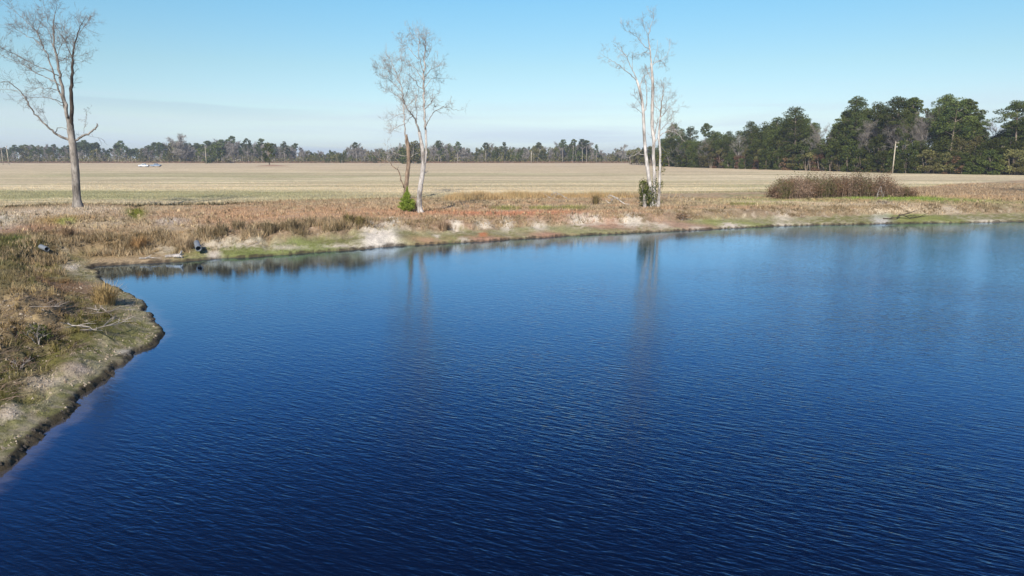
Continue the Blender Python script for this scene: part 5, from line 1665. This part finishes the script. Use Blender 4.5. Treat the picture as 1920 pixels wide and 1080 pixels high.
# undergrowth along the foot of the far line and reddish broom grass before it
lf = MB()
n = 26000
pxs = rng.uniform(-200, 1300, n); D_ = rng.uniform(572, 640, n)
X = (pxs - 960) / F * D_ / CP
hz = rng.uniform(0, 1, n) ** 1.3 * (5.0 * (0.5 + vnoise(pxs * .05, D_ * .03, 9)))
lf.leaves(np.stack([X, D_, 1.2 + hz], 1), 1.3, 0.5)
tag(lf.obj('undergrowth', M['leaf_olive'], smooth=False), 'brown undergrowth along the foot of the far tree line', 'undergrowth', kind='stuff')
lf = MB()
n = 16000
X = rng.uniform(-520, 190, n); D_ = rng.uniform(560, 574, n)
lf.leaves(np.stack([X, D_, 1.2 + rng.uniform(0, 1.3, n)], 1), 0.9, 0.35, upbias=1.0)
tag(lf.obj('broom_grass', mat_leaf('red_broom_grass', (0.12, 0.075, 0.05), (0.28, 0.18, 0.12), 0.02), smooth=False), 'reddish brown broom grass strip in front of the far trees', 'grass', kind='stuff')

# lone dark tree in the field with its earth mound; two round shrubs
r_ = ray(505, 300); D_ = 372.0; X = r_[0] / r_[1] * D_
pr = proto(*broad_parts(12, 8.5, 2200, .6, 22, .2), 'pine_bark', 'leaf_dark'); HREF[id(pr)] = 12
tree_at(pr, 'evergreen_tree', X, D_, at_y(505, 266, D_)[2] - 1.2, 'lone dark tree standing out in the field on a low mound', 'tree', None, True, 0.9)
m_ = MB()
th = np.linspace(0, 2 * math.pi, 20, endpoint=False)
rings = [(7.5, 0.0), (5, .45), (2.2, .8), (0.4, .95)]
v = [(X + 1.2 + R_ * 1.25 * math.cos(t) * rng.uniform(.85, 1.15), D_ + R_ * math.sin(t), 1.1 + z_) for R_, z_ in rings for t in th]
q = [(i * 20 + k, i * 20 + (k + 1) % 20, (i + 1) * 20 + (k + 1) % 20, (i + 1) * 20 + k) for i in range(3) for k in range(20)]
m_._add(v, q)
tag(m_.obj('earth_mound', mat_plain('mound_soil', (0.28, 0.18, 0.12), .95)), 'low brown earth mound under the lone dark tree', 'mound')
for px_, w_, h_, lb in ((614, 4.0, 4.2, 'left of two small dark round shrubs before the far trees'), (641, 7.0, 8.5, 'right and larger of two dark round shrubs before the far trees'), (703, 7, 3.5, 'low olive shrub left of the middle bare trees in the distance'), (1005 - 394, 2.5, 3, 'tiny dark shrub touching the left round shrub')):
    pr = P_FBROAD[0 if px_ != 703 else 1]
    far_tree(px_, 562, 305 - h_ * F / 562, pr, 'round_shrub', lb, 'shrub', None, w_ / h_ * .9)


x_, y_ = ground(2035, 368, 1.25)
tree_at(P_BARE[0], 'bare_tree', x_, y_, 15, 'bare tree just outside the right picture edge whose shadow crosses the grass', 'tree', None)

# ------------------------------------------------------------------ utility poles
def pole(px, base_py, top_py, label, r0=0.17, arm=True, lean=0.0):
    x, y = ground(px, base_py, 1.2)
    h = at_y(px, top_py, y)[2] - 1.2
    e = empty('utility_pole', (x, y, 1.2), label, 'utility pole', 'utility poles around the field')
    m_ = MB(); m_.tube([(0, 0, -.3), (lean * h * .5, 0, h * .5), (lean * h, 0, h)], [r0, r0 * .85, r0 * .68], 8); m_.obj('post', M['pole'], e)
    if arm:
        t = lean * h
        m_ = MB(); m_.box(t - .1, t + .9, -r0 - .1, -r0 * .7, h - .5, h - .4); m_.obj('crossarm', M['pole'], e, False)
        for k, dx in enumerate((0.15, 0.95)):
            m_ = MB(); m_.tube([(t + dx * .85, -r0 - .05, h - .4), (t + dx * .85, -r0 - .05, h - .3), (t + dx * .85, -r0 - .05, h - .22)], [.03, .06, .04], 6); m_.obj('insulator', M['metal'], e)
        m_ = MB(); m_.tube([(t + .25, -r0 - .2, h - 1.9), (t + .25, -r0 - .2, h - 1.3)], [.14, .14], 8); m_.obj('transformer', M['metal'], e)
    return e


pole(1673, 326.5, 265, 'tall wooden utility pole in front of the right wood', .19, True, .008)
pole(996, 307, 283, 'short pale utility pole midway between middle and right trees', .3)
pole(387, 308, 276, 'utility pole in front of the rounded dark evergreen', .24)
pole(17, 309, 273, 'right of the two poles at the left picture edge', .24, True, -.02)
pole(6, 309, 277, 'left of the two poles at the left picture edge', .2, False)


# ------------------------------------------------------------------ pickup trucks parked in the field
def prof(mb, outline, y0, y1):
    n = len(outline)
    v = [(x, y0, z) for x, z in outline] + [(x, y1, z) for x, z in outline]
    q = [(k, (k + 1) % n, n + (k + 1) % n, n + k) for k in range(n)]
    c0 = len(v); cx = sum(a for a, b in outline) / n; cz = sum(b for a, b in outline) / n
    v += [(cx, y0, cz), (cx, y1, cz)]
    t = [(c0, (k + 1) % n, k) for k in range(n)] + [(c0 + 1, n + k, n + (k + 1) % n) for k in range(n)]
    mb._add(v, q, t)


def truck(px, py, paint, label, nose=1, dy=0.0):
    x, y = ground(px, py, 1.2)
    e = empty('pickup_truck', (x, y + dy, 1.21), label, 'pickup truck', s=0.9)
    s = nose
    b = MB()
    prof(b, [(s * a, z) for a, z in ((-2.75, .55), (-2.75, 1.15), (-2.7, 1.2), (-.75, 1.2), (-.72, 1.25), (1.0, 1.22), (2.45, 1.12), (2.7, 1.0), (2.75, .55), (2.3, .42), (-2.4, .42))], -.95, .95)
    b.obj('body', M[paint], e, False)
    b = MB(); prof(b, [(s * a, z) for a, z in ((-.9, 1.2), (-.72, 1.78), (-.45, 1.86), (.35, 1.86), (.6, 1.78), (1.3, 1.2))], -.82, .82); b.obj('cab', M[paint], e, False)
    for sy in (-1, 1):
        b = MB(); prof(b, [(s * a, z) for a, z in ((-.68, 1.28), (-.55, 1.72), (.05, 1.74), (.05, 1.28))], sy * .825, sy * .835); b.obj('window', M['glass'], e, False)
        b = MB(); prof(b, [(s * a, z) for a, z in ((.15, 1.28), (.15, 1.74), (.5, 1.7), (1.0, 1.28))], sy * .825, sy * .835); b.obj('window', M['glass'], e, False)
    b = MB(); b._add([(s * 1.24, -.74, 1.27), (s * 1.24, .74, 1.27), (s * .68, .7, 1.74), (s * .68, -.7, 1.74)], [(0, 1, 2, 3)]); b.obj('windscreen', M['glass'], e, False)
    b = MB(); b.box(min(s * -2.6, s * -.95), max(s * -2.6, s * -.95), -.8, .8, 1.2, 1.215); b.obj('bed_cover', M['black'], e, False)
    b = MB(); b.box(min(s * 2.74, s * 2.86), max(s * 2.74, s * 2.86), -.92, .92, .45, .78); b.obj('front_bumper', M['black'], e, False)
    b = MB(); b.box(min(s * -2.88, s * -2.76), max(s * -2.88, s * -2.76), -.92, .92, .5, .72); b.obj('rear_bumper', M['metal'], e, False)
    for sy in (-.72, .72):
        b = MB(); b.box(min(s * 2.70, s * 2.77), max(s * 2.70, s * 2.77), sy - .17, sy + .17, .82, 1.0); b.obj('headlight', M['metal'], e, False)
        b = MB(); b.box(min(s * -2.78, s * -2.752), max(s * -2.78, s * -2.752), sy - .1, sy + .1, .8, 1.1); b.obj('tail_light', M['lamp'], e, False)
    for wx in (-1.75, 1.8):
        for sy in (-.84, .84):
            b = MB(); b.tube([(s * wx, sy - .13, .38), (s * wx, sy + .13, .38)], [.40, .40], 16); w_ = b.obj('wheel', M['rubber'], e)
            b = MB(); b.tube([(s * wx, sy + math.copysign(.131, sy), .38), (s * wx, sy + math.copysign(.15, sy), .38)], [.24, .2], 12); b.obj('rim', M['metal'], w_)
    return e


truck(270, 313.2, 'paint_white', 'white pickup truck parked in the field, left of the two', -1)
truck(288, 312.8, 'paint_silver', 'silver pickup truck with dark front, right of the two in the field', 1, 2.5)

# ------------------------------------------------------------------ the air: far things fade a little
m, nt, out = mat_new('thin_air')
vp = N(nt, 'ShaderNodeVolumePrincipled')
vp.inputs['Color'].default_value = (0.80, 0.88, 1.0, 1)
vp.inputs['Density'].default_value = 0.00026
vp.inputs['Anisotropy'].default_value = 0.2
L(nt, vp.outputs[0], out.inputs['Volume'])
m_ = MB(); m_.box(-2600, 2600, -2600, 2600, -4.5, 32)
tag(m_.obj('haze', m, smooth=False), 'thin pale winter haze over the fields', 'haze', kind='stuff')
